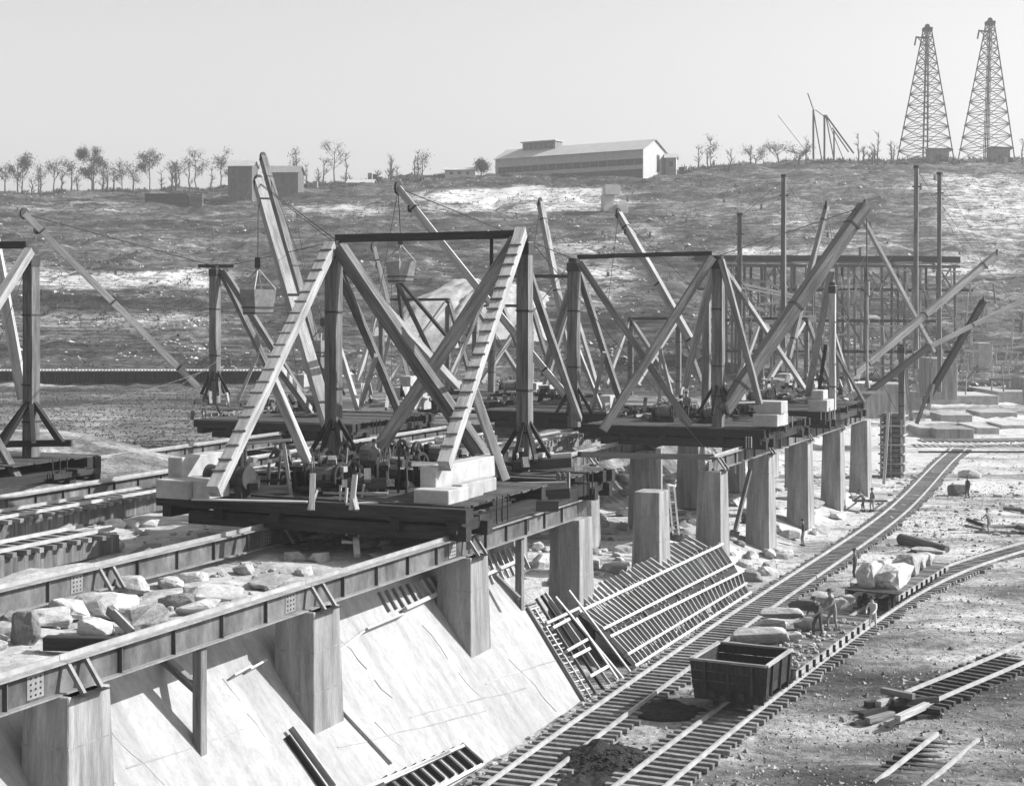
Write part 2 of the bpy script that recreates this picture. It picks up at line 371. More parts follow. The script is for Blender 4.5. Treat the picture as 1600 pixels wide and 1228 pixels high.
def build_ground():
    ys = []; y = -60.0
    while y < 40: ys.append(y); y += 8
    while y < 200: ys.append(y); y += .55
    while y < 500: ys.append(y); y += 1.3
    while y < 5000: ys.append(y); y *= 1.12
    ys.append(6000.0); NC = 420; V = []; A = []
    for Y in ys:
        wd = .50*(max(Y, 0)+50)
        for j in range(NC):
            u = j/(NC-1)*2-1; u = u*.72+.28*u**5; X = u*wd*1.5 + (6 if Y < 300 else 0)
            z = gz(X, Y) if Y > 30 else gz(X, 31, False)*.5
            if Y > 700: z = hill_z(X, 700)
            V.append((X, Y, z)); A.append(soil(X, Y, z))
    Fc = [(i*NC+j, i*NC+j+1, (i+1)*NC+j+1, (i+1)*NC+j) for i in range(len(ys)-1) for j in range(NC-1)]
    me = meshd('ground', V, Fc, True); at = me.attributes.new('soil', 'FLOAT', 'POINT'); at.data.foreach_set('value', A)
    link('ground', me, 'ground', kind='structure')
build_ground()

mat('spoil', .22, .50, .35, bump=.9, bscale=1.2, speck=.2, coords='World', stretch=(1, .5, 1))
def spoil_heap():
    A0 = T(800, 384, 296); V = []; nu, nv = 60, 90
    for i in range(nu):
        u = i/(nu-1)
        for j in range(nv):
            v = j/(nv-1); b = T(520+v*350, 500, 236); r = .26*v+.10*(1-v)+(1-.26*v-.1*(1-v))*u; c = Vector((A0.x*(1-r)+b.x*r, A0.y*(1-r)+(b.y+9*abs(v-.45)**1.5)*r, 0)) if True else None
            c.x += (v-.5)*12*(1-u)+1.8*nz(v*4, u*3, 7, 1, 3); c.y += 2*nz(v*4, u*3, 17, 1, 3)
            e = min(1, 5*min(v, 1-v))*min(1, 5*(1-u))*min(1, .2+4*u)
            z = gz(c.x, c.y, False) + e*(1.5+1.0*math.sin(3.14*v)+.8*nz(v*10+nz(c.x, c.y, 0, .08)*.8, u*1.2, 4, 1, 3)+.35*nz(c.x, c.y, 3, .3, 4)) - .8*(1-min(1, e*3))
            V.append((c.x, c.y, z))
    Fc = [(i*nv+j, i*nv+j+1, (i+1)*nv+j+1, (i+1)*nv+j)[::-1] for i in range(nu-1) for j in range(nv-1)]
    link('spoil_slope', meshd('spoil_slope', V, Fc, True), 'spoil', kind='structure')
spoil_heap()
def scatter(name, pts, m, label, cat, shape='stone'):
    V = []; Fc = []
    for c, r in pts:
        o = len(V); rr = random.uniform
        if shape == 'stone':
            for d in ((1, 0, 0), (0, 1, 0), (-1, 0, 0), (0, -1, 0)): V.append(c+Vector((d[0]*r*rr(.6, 1.2), d[1]*r*rr(.6, 1.2), rr(-.1, .2)*r)))
            V.append(c+Vector((rr(-.3, .3)*r, rr(-.3, .3)*r, r*rr(.4, .9)))); Fc += [(o, o+1, o+4), (o+1, o+2, o+4), (o+2, o+3, o+4), (o+3, o, o+4)]
        else:
            for k in range(7):
                o = len(V); a = rr(0, 6.28); d = Vector((math.cos(a), math.sin(a), rr(.4, 1.8))).normalized()*r*rr(.5, 1.1); e = Vector((-d.y, d.x, rr(-.2, .2)))*.22
                b = c+Vector((rr(-.4, .4)*r, rr(-.4, .4)*r, 0)); V.extend([b-e, b+e, b+d]); Fc.append((o, o+1, o+2))
    ob = link(name, meshd(name, V, Fc), m, kind='stuff'); tag(ob, label, cat); return ob
def gpt(x0, x1, Y0, Y1):
    Y = random.uniform(Y0, Y1); X = (random.uniform(x0, x1)-CX)/F*Y; return Vector((X, Y, gz(X, Y)))
pts = []
while len(pts) < 15000:
    v = gpt(500, 1750, 44, 130) if random.random() < .7 else gpt(950, 1750, 100, 190)
    s, p = SP(v)
    if p > 2.2 and (nz(v.x, v.y, 1, .15) > random.uniform(-.5, .3)): pts.append((v, random.uniform(.02, .09)*(1 if random.random() < .93 else 2.4)))
scatter('gravel', pts[:6500], 'pebble', 'pale loose gravel and stones strewn over the ground beside the tracks', 'gravel')
scatter('clods', pts[10500:], 'dark_pebble', 'dark clods and cinders strewn over the ground beside the tracks', 'clods')
pts = [(gpt(-150, 1750, 205, 470), random.uniform(.1, .38)*(1 if random.random() < .96 else 2.2)) for _ in range(24000)]
pts = [q for q in pts if nz(q[0].x*.5, q[0].y*1.5, 4, .05)+.5*nz(q[0].x, q[0].y, 4, .3) > random.uniform(-.05, .6)]
scatter('loose_stones', pts, 'pale_rock', 'loose pale stones scattered over the cleared hillside', 'stones')
pts = [(gpt(-150, 1750, 205, 485), random.uniform(.2, .6)*(1 if random.random() < .93 else 1.8)) for _ in range(26000)]; pts = [q for q in pts if nz(q[0].x*.4, q[0].y, 8, .06) > random.uniform(-.45, .35)] + [(gpt(-60, 420, 95, 200), random.uniform(.07, .22)) for _ in range(7000)]
pts += [(gpt(1060, 1700, 462, 500), random.uniform(.8, 2.4)) for _ in range(700)] + [(gpt(-50, 1060, 470, 500), random.uniform(.5, 1.2)) for _ in range(400)]
scatter('brush', [q for q in pts if SP(q[0])[1] < -26 or q[0].y > 200], 'brush', 'dry scrub and brushwood covering the cleared hillside', 'brush', 'tuft')

pts = []
while len(pts) < 1500:
    v = gpt(-150, 1750, 215, 478)
    if nz(v.x*.4, v.y*1.6, 12, .05)+.4*nz(v.x, v.y, 3, .25) > random.uniform(.05, .5): pts.append((v, random.uniform(.35, 1.0)))
scatter('shrubs', pts, 'brush', 'dark low shrubs and heaped brushwood in bands along the cleared hillside', 'shrubs', 'tuft')
scatter('undergrowth', [(gpt(-50, 700, 462, 482), random.uniform(.5, 1.4)) for _ in range(1200)], 'leaf', 'dark undergrowth at the feet of the skyline trees', 'undergrowth', 'tuft')
# ---------------------------------------------------------------- dam body
S_END = SP(slope_hit(822, 950))[0]
def build_dam():
    V = []; NP = 60; ss = [20+i*.5 for i in range(int((S_END-20)/.5)+1)]+[S_END]
    for s in ss:
        for j in range(NP):
            p = -2.6 + j*(5.2/(NP-1)); z = 2.7-1.3*p + .03*nz(s, p*2, 0, .35, 3)
            if s > S_END-.6: z += 0
            V.append(W(s, p, z))
    Fc = [(i*NP+j, i*NP+j+1, (i+1)*NP+j+1, (i+1)*NP+j) for i in range(len(ss)-1) for j in range(NP-1)]
    # crest lip and end face
    e = len(V); V += [W(S_END, -2.6, 6.08), W(S_END, 2.6, -.7), W(S_END, 2.6, -2), W(S_END, -2.6, -2)]
    Fc.append((e, e+1, e+2, e+3))
    up_ = (PE*-1+Vector((0, 0, 1.3))).normalized(); y_ = up_.cross(AL).normalized(); Ms = Matrix((AL, y_, up_)).transposed().to_4x4(); Ms.translation = W(40, 0, 2.7)
    Mi = Ms.inverted(); link('dam_slope', meshd('dam_slope', [Mi @ v for v in V], Fc, True), 'slope_concrete', None, Ms, 'structure')
    V = []; A = 110; sx = [18+i*.45 for i in range(A)]; px = [-2.58-i*.4 for i in range(96)]
    for s in sx:
        for i, p in enumerate(px):
            z = 5.95+.16*nz(s, p, 2, .5, 3)+.22*max(0, nz(s, p, 7, .22, 2)) if i > 1 else 6.06
            if s >= sx[-2]: z = 1.0
            V.append(W(s, p, z))
    n = len(px); Fc = [(i*n+j, (i+1)*n+j, (i+1)*n+j+1, i*n+j+1) for i in range(A-1) for j in range(n-1)]
    link('dam_crest', meshd('dam_crest', V, Fc), 'rubble_top', kind='structure')
build_dam()

# ---------------------------------------------------------------- piers
def pier(n, p_right, zb, label, top=6.2, wp=1.3, wa=1.5, tap=.03, group='concrete runway piers'):
    s = 9.91*(n+3.53)/CO + (0 if p_right > -5 else 0)
    # right front corner of the pier stands where the line of sight passes
    c = W(s, p_right, 0); h = top-zb
    t = thing('concrete_pier', label, 'pier', (c.x, c.y, zb), group)
    l, a = wp+tap*h, wa+tap*2*h; e = tap*.35*h
    def q(s_, p_, z): return W(s+s_, p_right+p_, z)
    V = [q(-e, -l, zb), q(-e, e, zb), q(a, e, zb), q(a, -l, zb), q(0, -wp, top), q(0, 0, top), q(wa, 0, top), q(wa, -wp, top)]
    org = Vector((c.x, c.y, zb)); bm = bmesh.new(); vs = [bm.verts.new(v-org) for v in V]; [bm.faces.new([vs[i] for i in f]) for f in BF]
    bmesh.ops.bevel(bm, geom=bm.edges[:], offset=.025, segments=1, affect='EDGES')
    bmesh.ops.recalc_face_normals(bm, faces=bm.faces[:])
    me = bpy.data.meshes.new('pier_shaft'); bm.to_mesh(me); bm.free(); link('shaft', me, 'pier_concrete', t, Matrix.Translation(org))
    for k in range(1, int(h/1.2)+1):       # lift joints left by the form boards, slightly proud
        z = top-k*1.2
        if z < zb+.3: break
        u = (top-z)/h; o_ = .006; ll, aa, ee = wp+(l-wp)*u+o_, wa+(a-wa)*u+o_, e*u+o_
        V = [q(-ee, -ll, z), q(-ee, ee, z), q(aa, ee, z), q(aa, -ll, z), q(-ee, -ll, z+.03), q(-ee, ee, z+.03), q(aa, ee, z+.03), q(aa, -ll, z+.03)]
        link('form_joint', meshd('joint', [v-org for v in V], BF), 'pier_concrete', t, Matrix.Translation(org))
    return t
L1Z = [1.0, 1.2, 1.2, .8, 1.0, .8, .3, .25, .1, .0]
L1L = ['concrete pier nearest the camera at the lower left, cut by the left of the photo', 'tall concrete pier rising from the pale slope, second from the left', 'narrow concrete pier rising from the pale slope, third from the left, wedge-shaped shade',
       'broad concrete pier at the right end of the near girder, behind the loose planks', 'concrete pier with a bare top standing just above the slatted formwork', 'bare-topped concrete pier at the right end of the slatted formwork', 'first pier under the far girder, on a rough footing with a boulder beside it',
       'concrete pier under the far girder with a man at its foot', 'concrete pier second from the far end of the girder, slab of stone beside it', 'last concrete pier under the far end of the girder, beside the timber column']
for n in range(10): pier(n, 0, L1Z[n], L1L[n])
L2L = {3: 'shaded pier under the front derrick platform, left row', 4: 'shaded pier behind the counterweight blocks, left row', 5: 'low shaded pier left of the bare-topped piers, back row', 6: 'back row pier left of the slatted formwork with sunlit edge',
       7: 'broad back row pier with a stepped edge behind the ladder', 8: 'back row pier in the gap between the bare-topped pier and the far girder', 9: 'farthest back row pier seen through the far girder piers'}
for n in range(3, 10): pier(n, -7.7, 1.2, L2L[n], wp=1.5 if n == 7 else 1.3)

# ---------------------------------------------------------------- plate girders
def girder(s0, s1, pc, label, group, detail=True, zr=7.1, stiff=True, rail=True, rz=0):
    t = thing('plate_girder', label, 'girder', W(s0, pc, 6.2), group)
    def seg(name, z0, z1, p0, p1, m, a=s0, b=s1):
        ps = [(a, p0), (a, p1), (b, p1), (b, p0)]
        V = [W(x, y, z0) for x, y in ps]+[W(x, y, z1) for x, y in ps]; org = WM[t].translation
        return link(name, meshd(name, [v-org for v in V], BF), m, t, Matrix.Translation(org))
    seg('web', 6.24, 6.92, pc-.02, pc+.02, 'girder_steel'); seg('bottom_flange', 6.2, 6.24, pc-.2, pc+.2, 'flange_steel'); seg('top_flange', 6.92, 6.96, pc-.24, pc+.24, 'flange_steel')
    if rail:
        seg('rail_base', 6.96, 6.98, pc-.07, pc+.07, 'flange_steel'); seg('rail', 6.98, 7.1, pc-.035, pc+.035, 'rail_steel')
    if stiff:
        k = int((s1-s0)/1.8)
        for i in range(1, k): a = s0+(s1-s0)*i/k; seg('stiffener', 6.24, 6.92, pc-.12, pc+.12, 'girder_steel', a-.012, a+.012)
    if detail:
        for a in (s0+.12, s0+.75):
            beam('brace', W(a, pc+.14, 6.9), W(a, pc+.62, 6.24), .1, .1, 'flange_steel', t)
            beam('brace', W(a, pc-.14, 6.9), W(a, pc-.62, 6.24), .1, .1, 'flange_steel', t)
        seg('bearing_plate', 6.19, 6.2, pc-.5, pc+.7, 'dark_steel', s0-.1, s0+1.0)
        for side in (1, -1):
            pl = seg('splice_plate', 6.3, 6.86, pc+side*.02, pc+side*.034, 'flange_steel', s0-1.1 if s0 > 38 else s0+1.6, s0-.55 if s0 > 38 else s0+2.1)
            a0 = s0-1.1 if s0 > 38 else s0+1.6
            VF = []
            for i in range(3):
                for j in range(4): c = W(a0+.12+.16*i, pc+side*.034, 6.38+.13*j); VF.append((Matrix.Translation(c-WM[t].translation) @ Matrix.Rotation(ARZ, 4, 'Z') @ Matrix.Rotation(R(90)*side, 4, 'Y'), cylmesh(.028, .015, 6)))
            ob = link('rivets', meshd('rivets', *joined(VF)), 'dark_steel', pl, Matrix.Translation(WM[t].translation)); ob['kind'] = 'stuff'
    return t
sn = lambda n: 9.91*(n+3.53)/CO
GL = ['dark plate girder span at the near left running out of the photo', 'rust streaked plate girder span over the first post and its brace', 'plate girder span between the second and third pier from the left', 'short plate girder span in front of the counterweight blocks, sloping up to its open end']
girder(sn(-1)+.2, sn(0)+.2, -.45, GL[0], 'near runway girders')
girder(sn(0)+.22, sn(1)+.2, -.45, GL[1], 'near runway girders')
girder(sn(1)+.22, sn(2)+.2, -.45, GL[2], 'near runway girders')
girder(sn(2)+.22, sn(3)+.9, -.45, GL[3], 'near runway girders')
GF = ['pale plate girder at the near end of the far runway, reaching over a bare pier', 'pale plate girder second from the near end of the far runway', 'pale plate girder third along the far runway', 'last pale plate girder at the far end of the far runway']
girder(sn(5)+.3, sn(6)+.2, -.45, GF[0], 'far runway girders')
for i in range(3): girder(sn(6+i)+.22, sn(7+i)+(.2 if i < 2 else .9), -.45, GF[i+1], 'far runway girders')
GB = {-1: 'left runway girder, nearest span at the left edge', 0: 'left runway girder span lit on its near half beside the boulders', 1: 'left runway girder span ending in the shade of the derrick platform', 2: 'left runway girder span under the platform, a sunlit patch on its web', 3: 'left runway girder span behind the counterweights', 4: 'left runway girder span behind the bare piers', 5: 'left runway girder span under the second derrick platform', 6: 'left runway girder span on the broad back pier', 7: 'left runway girder span farther back', 8: 'left runway girder span farthest back'}
for n, l in GB.items(): girder(sn(n)+.22, sn(n+1)+.2, -8.15, l, 'left runway girders')
for j, (p, l0) in enumerate(((-23.5, 'rail girder of the left edge derrick, right hand side'), (-31.2, 'rail girder of the left edge derrick, left hand side'))):
    girder(46, 110, p, l0, 'left edge derrick girders', detail=False)

# posts propping girders
t = thing('timber_post', 'single dark post with a diagonal brace under the near girder', 'post', G(315, 1170, 3.7))
pb = slope_hit(312, 1168); pt = pb.copy(); pt.z = 6.19
beam('post', pb-Vector((0, 0, .3)), pt, .28, .28, 'mid_timber', t, .015)
beam('brace', pb.lerp(pt, .55), T(170, 952, pb.y+2.6), .18, .26, 'mid_timber', t, .01)
t = thing('timber_post', 'slim post under the short girder span beside the boulders', 'post', T(812, 948, 59))
pb = slope_hit(812, 946); pt = pb.copy(); pt.z = 6.19
beam('post', pb-Vector((0, 0, .3)), pt, .28, .28, 'mid_timber', t, .015)
beam('brace', T(811, 935, 58.8), T(775, 900, 59.3), .15, .18, 'mid_timber', t)

# ---------------------------------------------------------------- railway tracks
def resample(P, step):
    out = [P[0].copy()]; acc = 0
    for a, b in zip(P[:-1], P[1:]):
        L = (b-a).length; d = step-acc
        while d <= L: out.append(a.lerp(b, d/L)); d += step
        acc = L-(d-step)
    return out
def catmull(P, k=8):
    Q = [P[0]*2-P[1]]+P+[P[-1]*2-P[-2]]; o = []
    for i in range(1, len(Q)-2):
        for j in range(k):
            t = j/k; a, b, c, d = Q[i-1:i+3]; o.append(.5*((2*b)+(c-a)*t+(2*a-5*b+4*c-d)*t*t+(3*b-a-3*c+d)*t**3))
    o.append(P[-1]); return o
def sweep(P, off, w0, z0, z1, org):
    V = []; Fc = []
    for i, p in enumerate(P):
        d = (P[min(i+1, len(P)-1)]-P[max(0, i-1)]); d.z = 0; d.normalize(); r = Vector((d.y, -d.x, 0)); c = p+r*off
        V += [c-r*w0+Vector((0, 0, z0)), c+r*w0+Vector((0, 0, z0)), c+r*w0*.6+Vector((0, 0, z1)), c-r*w0*.6+Vector((0, 0, z1))]
        if i:
            a = 4*(i-1); b = 4*i; Fc += [(a, a+1, b+1, b), (a+1, a+2, b+2, b+1), (a+2, a+3, b+3, b+2), (a+3, a, b, b+3)]
    Fc += [(3, 2, 1, 0), tuple(4*(len(P)-1)+i for i in range(4))]
    return [v-org for v in V], Fc
TIE = {}
def tie_mesh(m, L=2.5):
    if (m, L) not in TIE:
        l = []
        for k in range(3):
            me = bevel_box(L*random.uniform(.95, 1.05), .22, .17, .012); me.materials.append(MATS[m]); l.append(me)
        TIE[(m, L)] = l
    return random.choice(TIE[(m, L)])
def track(P, label, group=None, step=.56, m='tie_wood', L=2.5, z=0.0, jit=.12, follow=True, gauge=1.435, skip=0):
    P = catmull([Vector(p) for p in P]); t = thing('railway_track', label, 'railway track', P[0], group); org = WM[t].translation
    P = resample(P, .4)
    for _ in range(500 if follow and len(P) > 60 else 0):
        P = [P[0]]+[(P[i-1]+P[i]*2+P[i+1])/4 for i in range(1, len(P)-1)]+[P[-1]]
    if follow:
        for p in P: p.z = gz(p.x, p.y, False)+z
    Q = resample(P, step)[:298]
    for i, p in enumerate(Q[:-1]):
        d = Q[i+1]-p; a = math.atan2(d.y, d.x)-math.pi/2 + random.uniform(-.05, .05)
        M = Matrix.Translation(p+Vector((0, 0, .0))+Vector((math.cos(a), math.sin(a), 0))*random.uniform(-jit, jit)) @ Matrix.Rotation(a, 4, 'Z')
        link('tie', tie_mesh(m, L), None, t, M)
    for o_ in (-gauge/2, gauge/2):
        r = link('rail', meshd('rail', *sweep(P[:int(len(P))], o_, .07, .175, .30, org)), 'rail_steel', t, Matrix.Translation(org))
    return t
A_ = [(700, 1300), (790, 1228), (879, 1162), (965, 1100), (1037, 1050), (1141, 975), (1200, 936), (1283, 881), (1333, 848), (1391, 807), (1431, 769), (1476, 720), (1500, 700)]
PA = [G(x, y, .25) for x, y in A_]
track(PA, 'long railway track running beside the dam and curving away to the right', 'ground railway tracks', step=.55)
B_ = [(895, 1310), (1000, 1228), (1133, 1120), (1265, 1025), (1334, 975), (1396, 933), (1455, 900), (1530, 872), (1640, 842)]
PB = [G(x, y, .25) for x, y in B_]
track(PB, 'railway track carrying the coal car and the flatcars loaded with stone', 'ground railway tracks', step=.55)
C_ = [(1400, 1103), (1470, 1073), (1540, 1044), (1610, 1014), (1700, 975)]
PC = [G(x, y, .25) for x, y in C_]
track(PC, 'short railway track at the right edge ending in a heap of timbers', 'ground railway tracks', step=.6, m='tie_dark')
track([G(1400, 1228, .1), G(1500, 1146, .1)], 'half buried track in the lower right corner', 'ground railway tracks', step=.6, m='tie_dark', z=-.16)
track([G(x, y, 0) for x, y in ((1440, 700), (1520, 700), (1640, 699))], 'cross track behind the curve at the right, on a low dark bank', 'ground railway tracks', z=.45, step=.7)
def raised(s0, s1, pc, label):
    t = track([W(s0, pc, 6.75), W((s0+s1)/2, pc, 6.75), W(s1, pc, 6.75)], label, 'raised railway tracks', follow=False, step=.62)
    for o_ in (-.75, .75):
        q = [(s0, pc+o_-.15), (s0, pc+o_+.15), (s1, pc+o_+.15), (s1, pc+o_-.15)]; org = WM[t].translation
        link('stringer', meshd('st', [W(a, b, 6.1)-org for a, b in q]+[W(a, b, 6.74)-org for a, b in q], BF), 'mid_timber', t, Matrix.Translation(org))
raised(42, 56.5, -13.75, 'raised railway track whose ties overhang a pale stringer at the left edge')
raised(47, 104, -19.6, 'raised railway track with overhanging ties running behind the left derrick platform')
raised(88, 112, -14.2, 'raised railway track behind the front derrick masts')

# ---------------------------------------------------------------- traveller platforms
def planks(t, s0, s1, p0, p1, z, m='plank', step=.45):
    k = int((s1-s0)/step)
    for i in range(k):
        a = s0+(s1-s0)*i/k; j = random.uniform(-.12, .12)
        if random.random() < .12: continue
        beam('deck_plank', W(a+step/2, p0+j, z), W(a+step/2, p1+j, z), .06, step-.03, m, t, up=AL)
def platform(s0, s1, pr, label, wdt=10.9, bog=(0, -7.7), zt=8.1, dk='tie_dark'):
    t = thing('traveller_platform', label, 'derrick platform', W(s0, pr, 7.1), 'travelling derrick platforms')
    pl = pr-wdt
    for i, s in enumerate((s0+.25, s0+1.0, (s0+s1)/2, s1-1.0, s1-.3)):
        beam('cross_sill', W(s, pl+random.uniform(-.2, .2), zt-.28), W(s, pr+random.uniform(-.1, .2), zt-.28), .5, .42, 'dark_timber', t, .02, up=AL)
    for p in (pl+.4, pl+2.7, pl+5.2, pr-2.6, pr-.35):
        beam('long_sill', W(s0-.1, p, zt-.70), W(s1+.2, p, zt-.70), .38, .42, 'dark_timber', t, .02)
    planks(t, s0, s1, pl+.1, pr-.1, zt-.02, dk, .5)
    for s in (s0+.4, s0+2.2, s1-2.2, s1-.4):
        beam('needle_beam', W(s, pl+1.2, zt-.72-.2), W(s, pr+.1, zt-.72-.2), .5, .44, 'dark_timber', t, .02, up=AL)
    for b in bog:
        for s in (s0+1.2, s0+3.0, s1-3.0, s1-1.2):
            wheel('wheel', W(s, -.45+b, 7.1+.27), PE, .28, .14, 'dark_steel', t, 5, .7)
        for s in (s0+2.1, s1-2.1):
            beam('truck_frame', W(s-1.6, -.45+b+.18, 7.42), W(s+1.6, -.45+b+.18, 7.42), .08, .26, 'dark_steel', t)
            beam('truck_frame', W(s-1.6, -.45+b-.18, 7.42), W(s+1.6, -.45+b-.18, 7.42), .08, .26, 'dark_steel', t)
            beam('truck_bolster', W(s, -.9+b, 7.55), W(s, 0+b, 7.55), .5, .2, 'dark_steel', t)
    for s in (s0+3, s1-3.5):                                  # thick tie timbers bolted through the platform
        for k in range(3): cyl('tie_bolt', W(s+k*.5, pr+.02, zt-.9), W(s+k*.5, pr+.02, zt+.1), .03, 'dark_steel', t, 6)
    return t
S1 = 58.7
platform(S1, S1+15.5, .15, 'big timber derrick platform in the foreground on the near girders', wdt=12.8)
t = thing('sill_timbers', 'heavy stacked timbers at the right rear corner of the front platform', 'timbers', T(850, 790, 62))
for i, (x0, y0, x1, y1, Y, m) in enumerate(((797, 762, 885, 760, 62, 'mid_timber'), (805, 775, 890, 770, 61.6, 'dark_timber'), (800, 790, 872, 790, 60.5, 'dark_timber'), (800, 728, 892, 722, 66, 'dark_timber'), (795, 722, 893, 714, 67, 'light_timber'), (808, 752, 870, 742, 65, 'dark_timber'))):
    beam('timber', T(x0, y0, Y), T(x1, y1, Y+.3), .3, .42, m, t, .015)
for x in (872, 880, 888): beam('upright', T(x, 772, 63), T(x, 738, 63), .12, .12, 'mid_timber', t)
S3 = 98.2
platform(S3, S3+12, .9, 'timber derrick platform crossing the picture behind the bare-topped piers', wdt=11.4)
S4 = 116
platform(S4, S4+14, .9, 'timber derrick platform on the far end of the far runway')
platform(55, 70, -24.4, 'derrick platform cut by the left edge of the photo', bog=(-23.9, -31.4))
platform(97, 109, -26, 'dark derrick platform in the middle distance on the left', bog=(-27, -36), wdt=12, zt=7.7)
platform(120, 133, -22, 'dark derrick platform in the middle distance behind the front masts', bog=(-23, -31), wdt=12)
platform(108, 118, -12, 'dark deck carrying clutter left of the second platform', bog=(-13, -20), wdt=10)

# ---------------------------------------------------------------- derricks
def cleats(b, L, w_, d_, step, m='plank', side=1):
    k = int(L/step)
    for i in range(1, k):
        me = CLEAT.setdefault((round(w_, 2), m), meshd('cleat', *boxmesh(w_+.08, .07, .06)))
        link('cleat', me, m, b, WM[b] @ Matrix.Translation((random.uniform(-.04, .04), side*(d_/2+.03), i*step+random.uniform(-.09, .09))))
CLEAT = {}
def derrick(label, base, segs, group='timber stiffleg derricks', name='stiffleg_derrick'):
    """segs: (part name, p0, p1, width, depth, material, extras)"""
    t = thing(name, label, 'derrick', base, group)
    for sg in segs:
        nm, p0, p1, w_, d_, m = sg[:6]; ex = sg[6] if len(sg) > 6 else ''
        if ex == 'rope': rope(nm, [p0, p1], w_, m, t); continue
        b = beam(nm, p0, p1, w_, d_, m, t, .02 if w_ > .3 else .0)
        if ex == 'stair': cleats(b, (p1-p0).length, w_, d_, .72, 'mid_timber')
        if ex == 'cap':
            link('iron_cap', meshd('cap', *boxmesh(w_*1.12, d_*1.12, .5)), 'dark_steel', b, WM[b] @ Matrix.Translation((0, 0, (p1-p0).length-.55)))
            disc('head_pin', p1+Vector((0, 0, .12)), (0, 0, 1), w_*.55, .2, 'dark_steel', t)
            for q in (.18, .36, .7):
                link('iron_band', meshd('band', *boxmesh(w_*1.06, d_*1.06, .09)), 'dark_steel', b, WM[b] @ Matrix.Translation((0, 0, (p1-p0).length*q)))
        if ex == 'boom':
            L = (p1-p0).length; c = p1
            disc('sheave', c, PE, .42, .14, 'dark_steel', t); disc('sheave', c-(p1-p0).normalized()*1.2+Vector((0, 0, -.3)), PE, .28, .12, 'dark_steel', t)
            for q in (.12, .5, .9):
                link('iron_band', meshd('band', *boxmesh(w_*1.07, d_*1.07, .12)), 'dark_steel', b, WM[b] @ Matrix.Translation((0, 0, L*q)))
    return t
LT, MT, DT = 'light_timber', 'mid_timber', 'dark_timber'
def knee(px, py, Y, dx=42, dy=65, k=1.0):
    o = []
    c = T(px, py-dy, Y)
    for a in ((1, 0), (-1, 0), (0, 1), (0, -1), (.7, -.7)):
        e = T(px, py, Y)+PE*a[0]*dx/F*Y+AL*a[1]*dx/F*Y; o.append(('knee_brace', e, c, .16*k, .16*k, DT))
    return o
# front platform, left mast
M1b, M1t = T(522, 706, 67), T(522, 384, 67); M2b, M2t = T(820, 714, 67), T(820, 378, 67)
derrick('front platform derrick with the left mast, stepped leg and long pale boom', M1b, [
    ('mast', M1b-Vector((0, 0, .8)), M1t, .56, .56, MT, 'cap'),
    ('stair_leg', T(334, 768, 55), T(517, 384, 66.6), .44, .5, LT, 'stair'),
    ('cross_leg', T(756, 716, 62), T(531, 388, 66.6), .48, .55, MT),
    ('back_leg', T(714, 604, 78), T(532, 408, 67.2), .34, .34, LT),
    ('back_leg', T(623, 645, 80), T(527, 420, 67.2), .34, .3, MT),
    ('kicker', T(564, 632, 79), T(588, 555, 73.5), .2, .2, LT),
    ('kicker', T(488, 738, 60), T(424, 588, 60.5), .34, .34, LT),
    ('kicker', T(483, 640, 72), T(425, 560, 61.5), .28, .28, LT),
    ('boom', T(524, 697, 68), T(404, 285, 84), .50, .62, LT, 'boom'),
    ('topping_line', M1t+Vector((0, 0, .3)), T(404, 285, 84), .025, 0, 'rope', 'rope'),
    ] + knee(522, 708, 67))
derrick('front platform derrick with the right mast, its stepped leg ending at the pale blocks', M2b, [
    ('mast', M2b-Vector((0, 0, .8)), M2t, .56, .56, MT, 'cap'),
    ('stair_leg', T(694, 728, 56), T(815, 362, 66.6), .44, .5, LT, 'stair'),
    ('cross_leg', T(588, 706, 65.5), T(806, 375, 66.4), .5, .55, MT),
    ('kicker', T(789, 750, 61), T(733, 590, 60.5), .34, .34, LT),
    ('kicker', T(712, 640, 70), T(742, 565, 62), .2, .2, LT),
    ('back_leg', T(905, 655, 80), T(824, 420, 67), .3, .3, MT),
    ('top_beam', T(524, 373, 67), T(812, 366, 67), .34, .34, DT),
    ('hanging_block', T(768, 372, 67), T(768, 440, 67), .12, .12, DT),
    ] + knee(821, 714, 67))
# left middle distance
B2, B2r = T(336, 616, 113), T(516, 616, 113)
derrick('derrick in the left middle distance whose long boom reaches up to the left', B2, [
    ('mast', B2-Vector((0, 0, .8)), T(336, 420, 113), .6, .6, MT, 'cap'),
    ('boom', T(312, 607, 112), T(38, 334, 108), .45, .45, LT, 'boom'),
    ('leg', T(440, 620, 118), T(346, 424, 113), .4, .4, MT),
    ('leg', T(486, 640, 110), T(350, 424, 113), .4, .4, MT),
    ('kicker', T(372, 626, 116), T(407, 545, 116), .22, .22, LT),
    ('topping_line', T(336, 416, 113), T(38, 334, 108), .04, 0, 'rope', 'rope'),
    ('top_beam', T(310, 416, 113), T(365, 416, 113), .3, .25, DT),
    ] + knee(336, 616, 113, 26, 44))
derrick('derrick behind the left front mast with the tallest dark-topped boom', B2r, [
    ('mast', B2r-Vector((0, 0, .8)), T(516, 425, 113), .6, .6, MT, 'cap'),
    ('boom', T(514, 606, 113), T(411, 246, 122), .48, .55, MT, 'boom'),
    ('leg', T(560, 640, 112), T(516, 500, 113), .35, .35, LT),
    ] + knee(516, 616, 113, 26, 44))
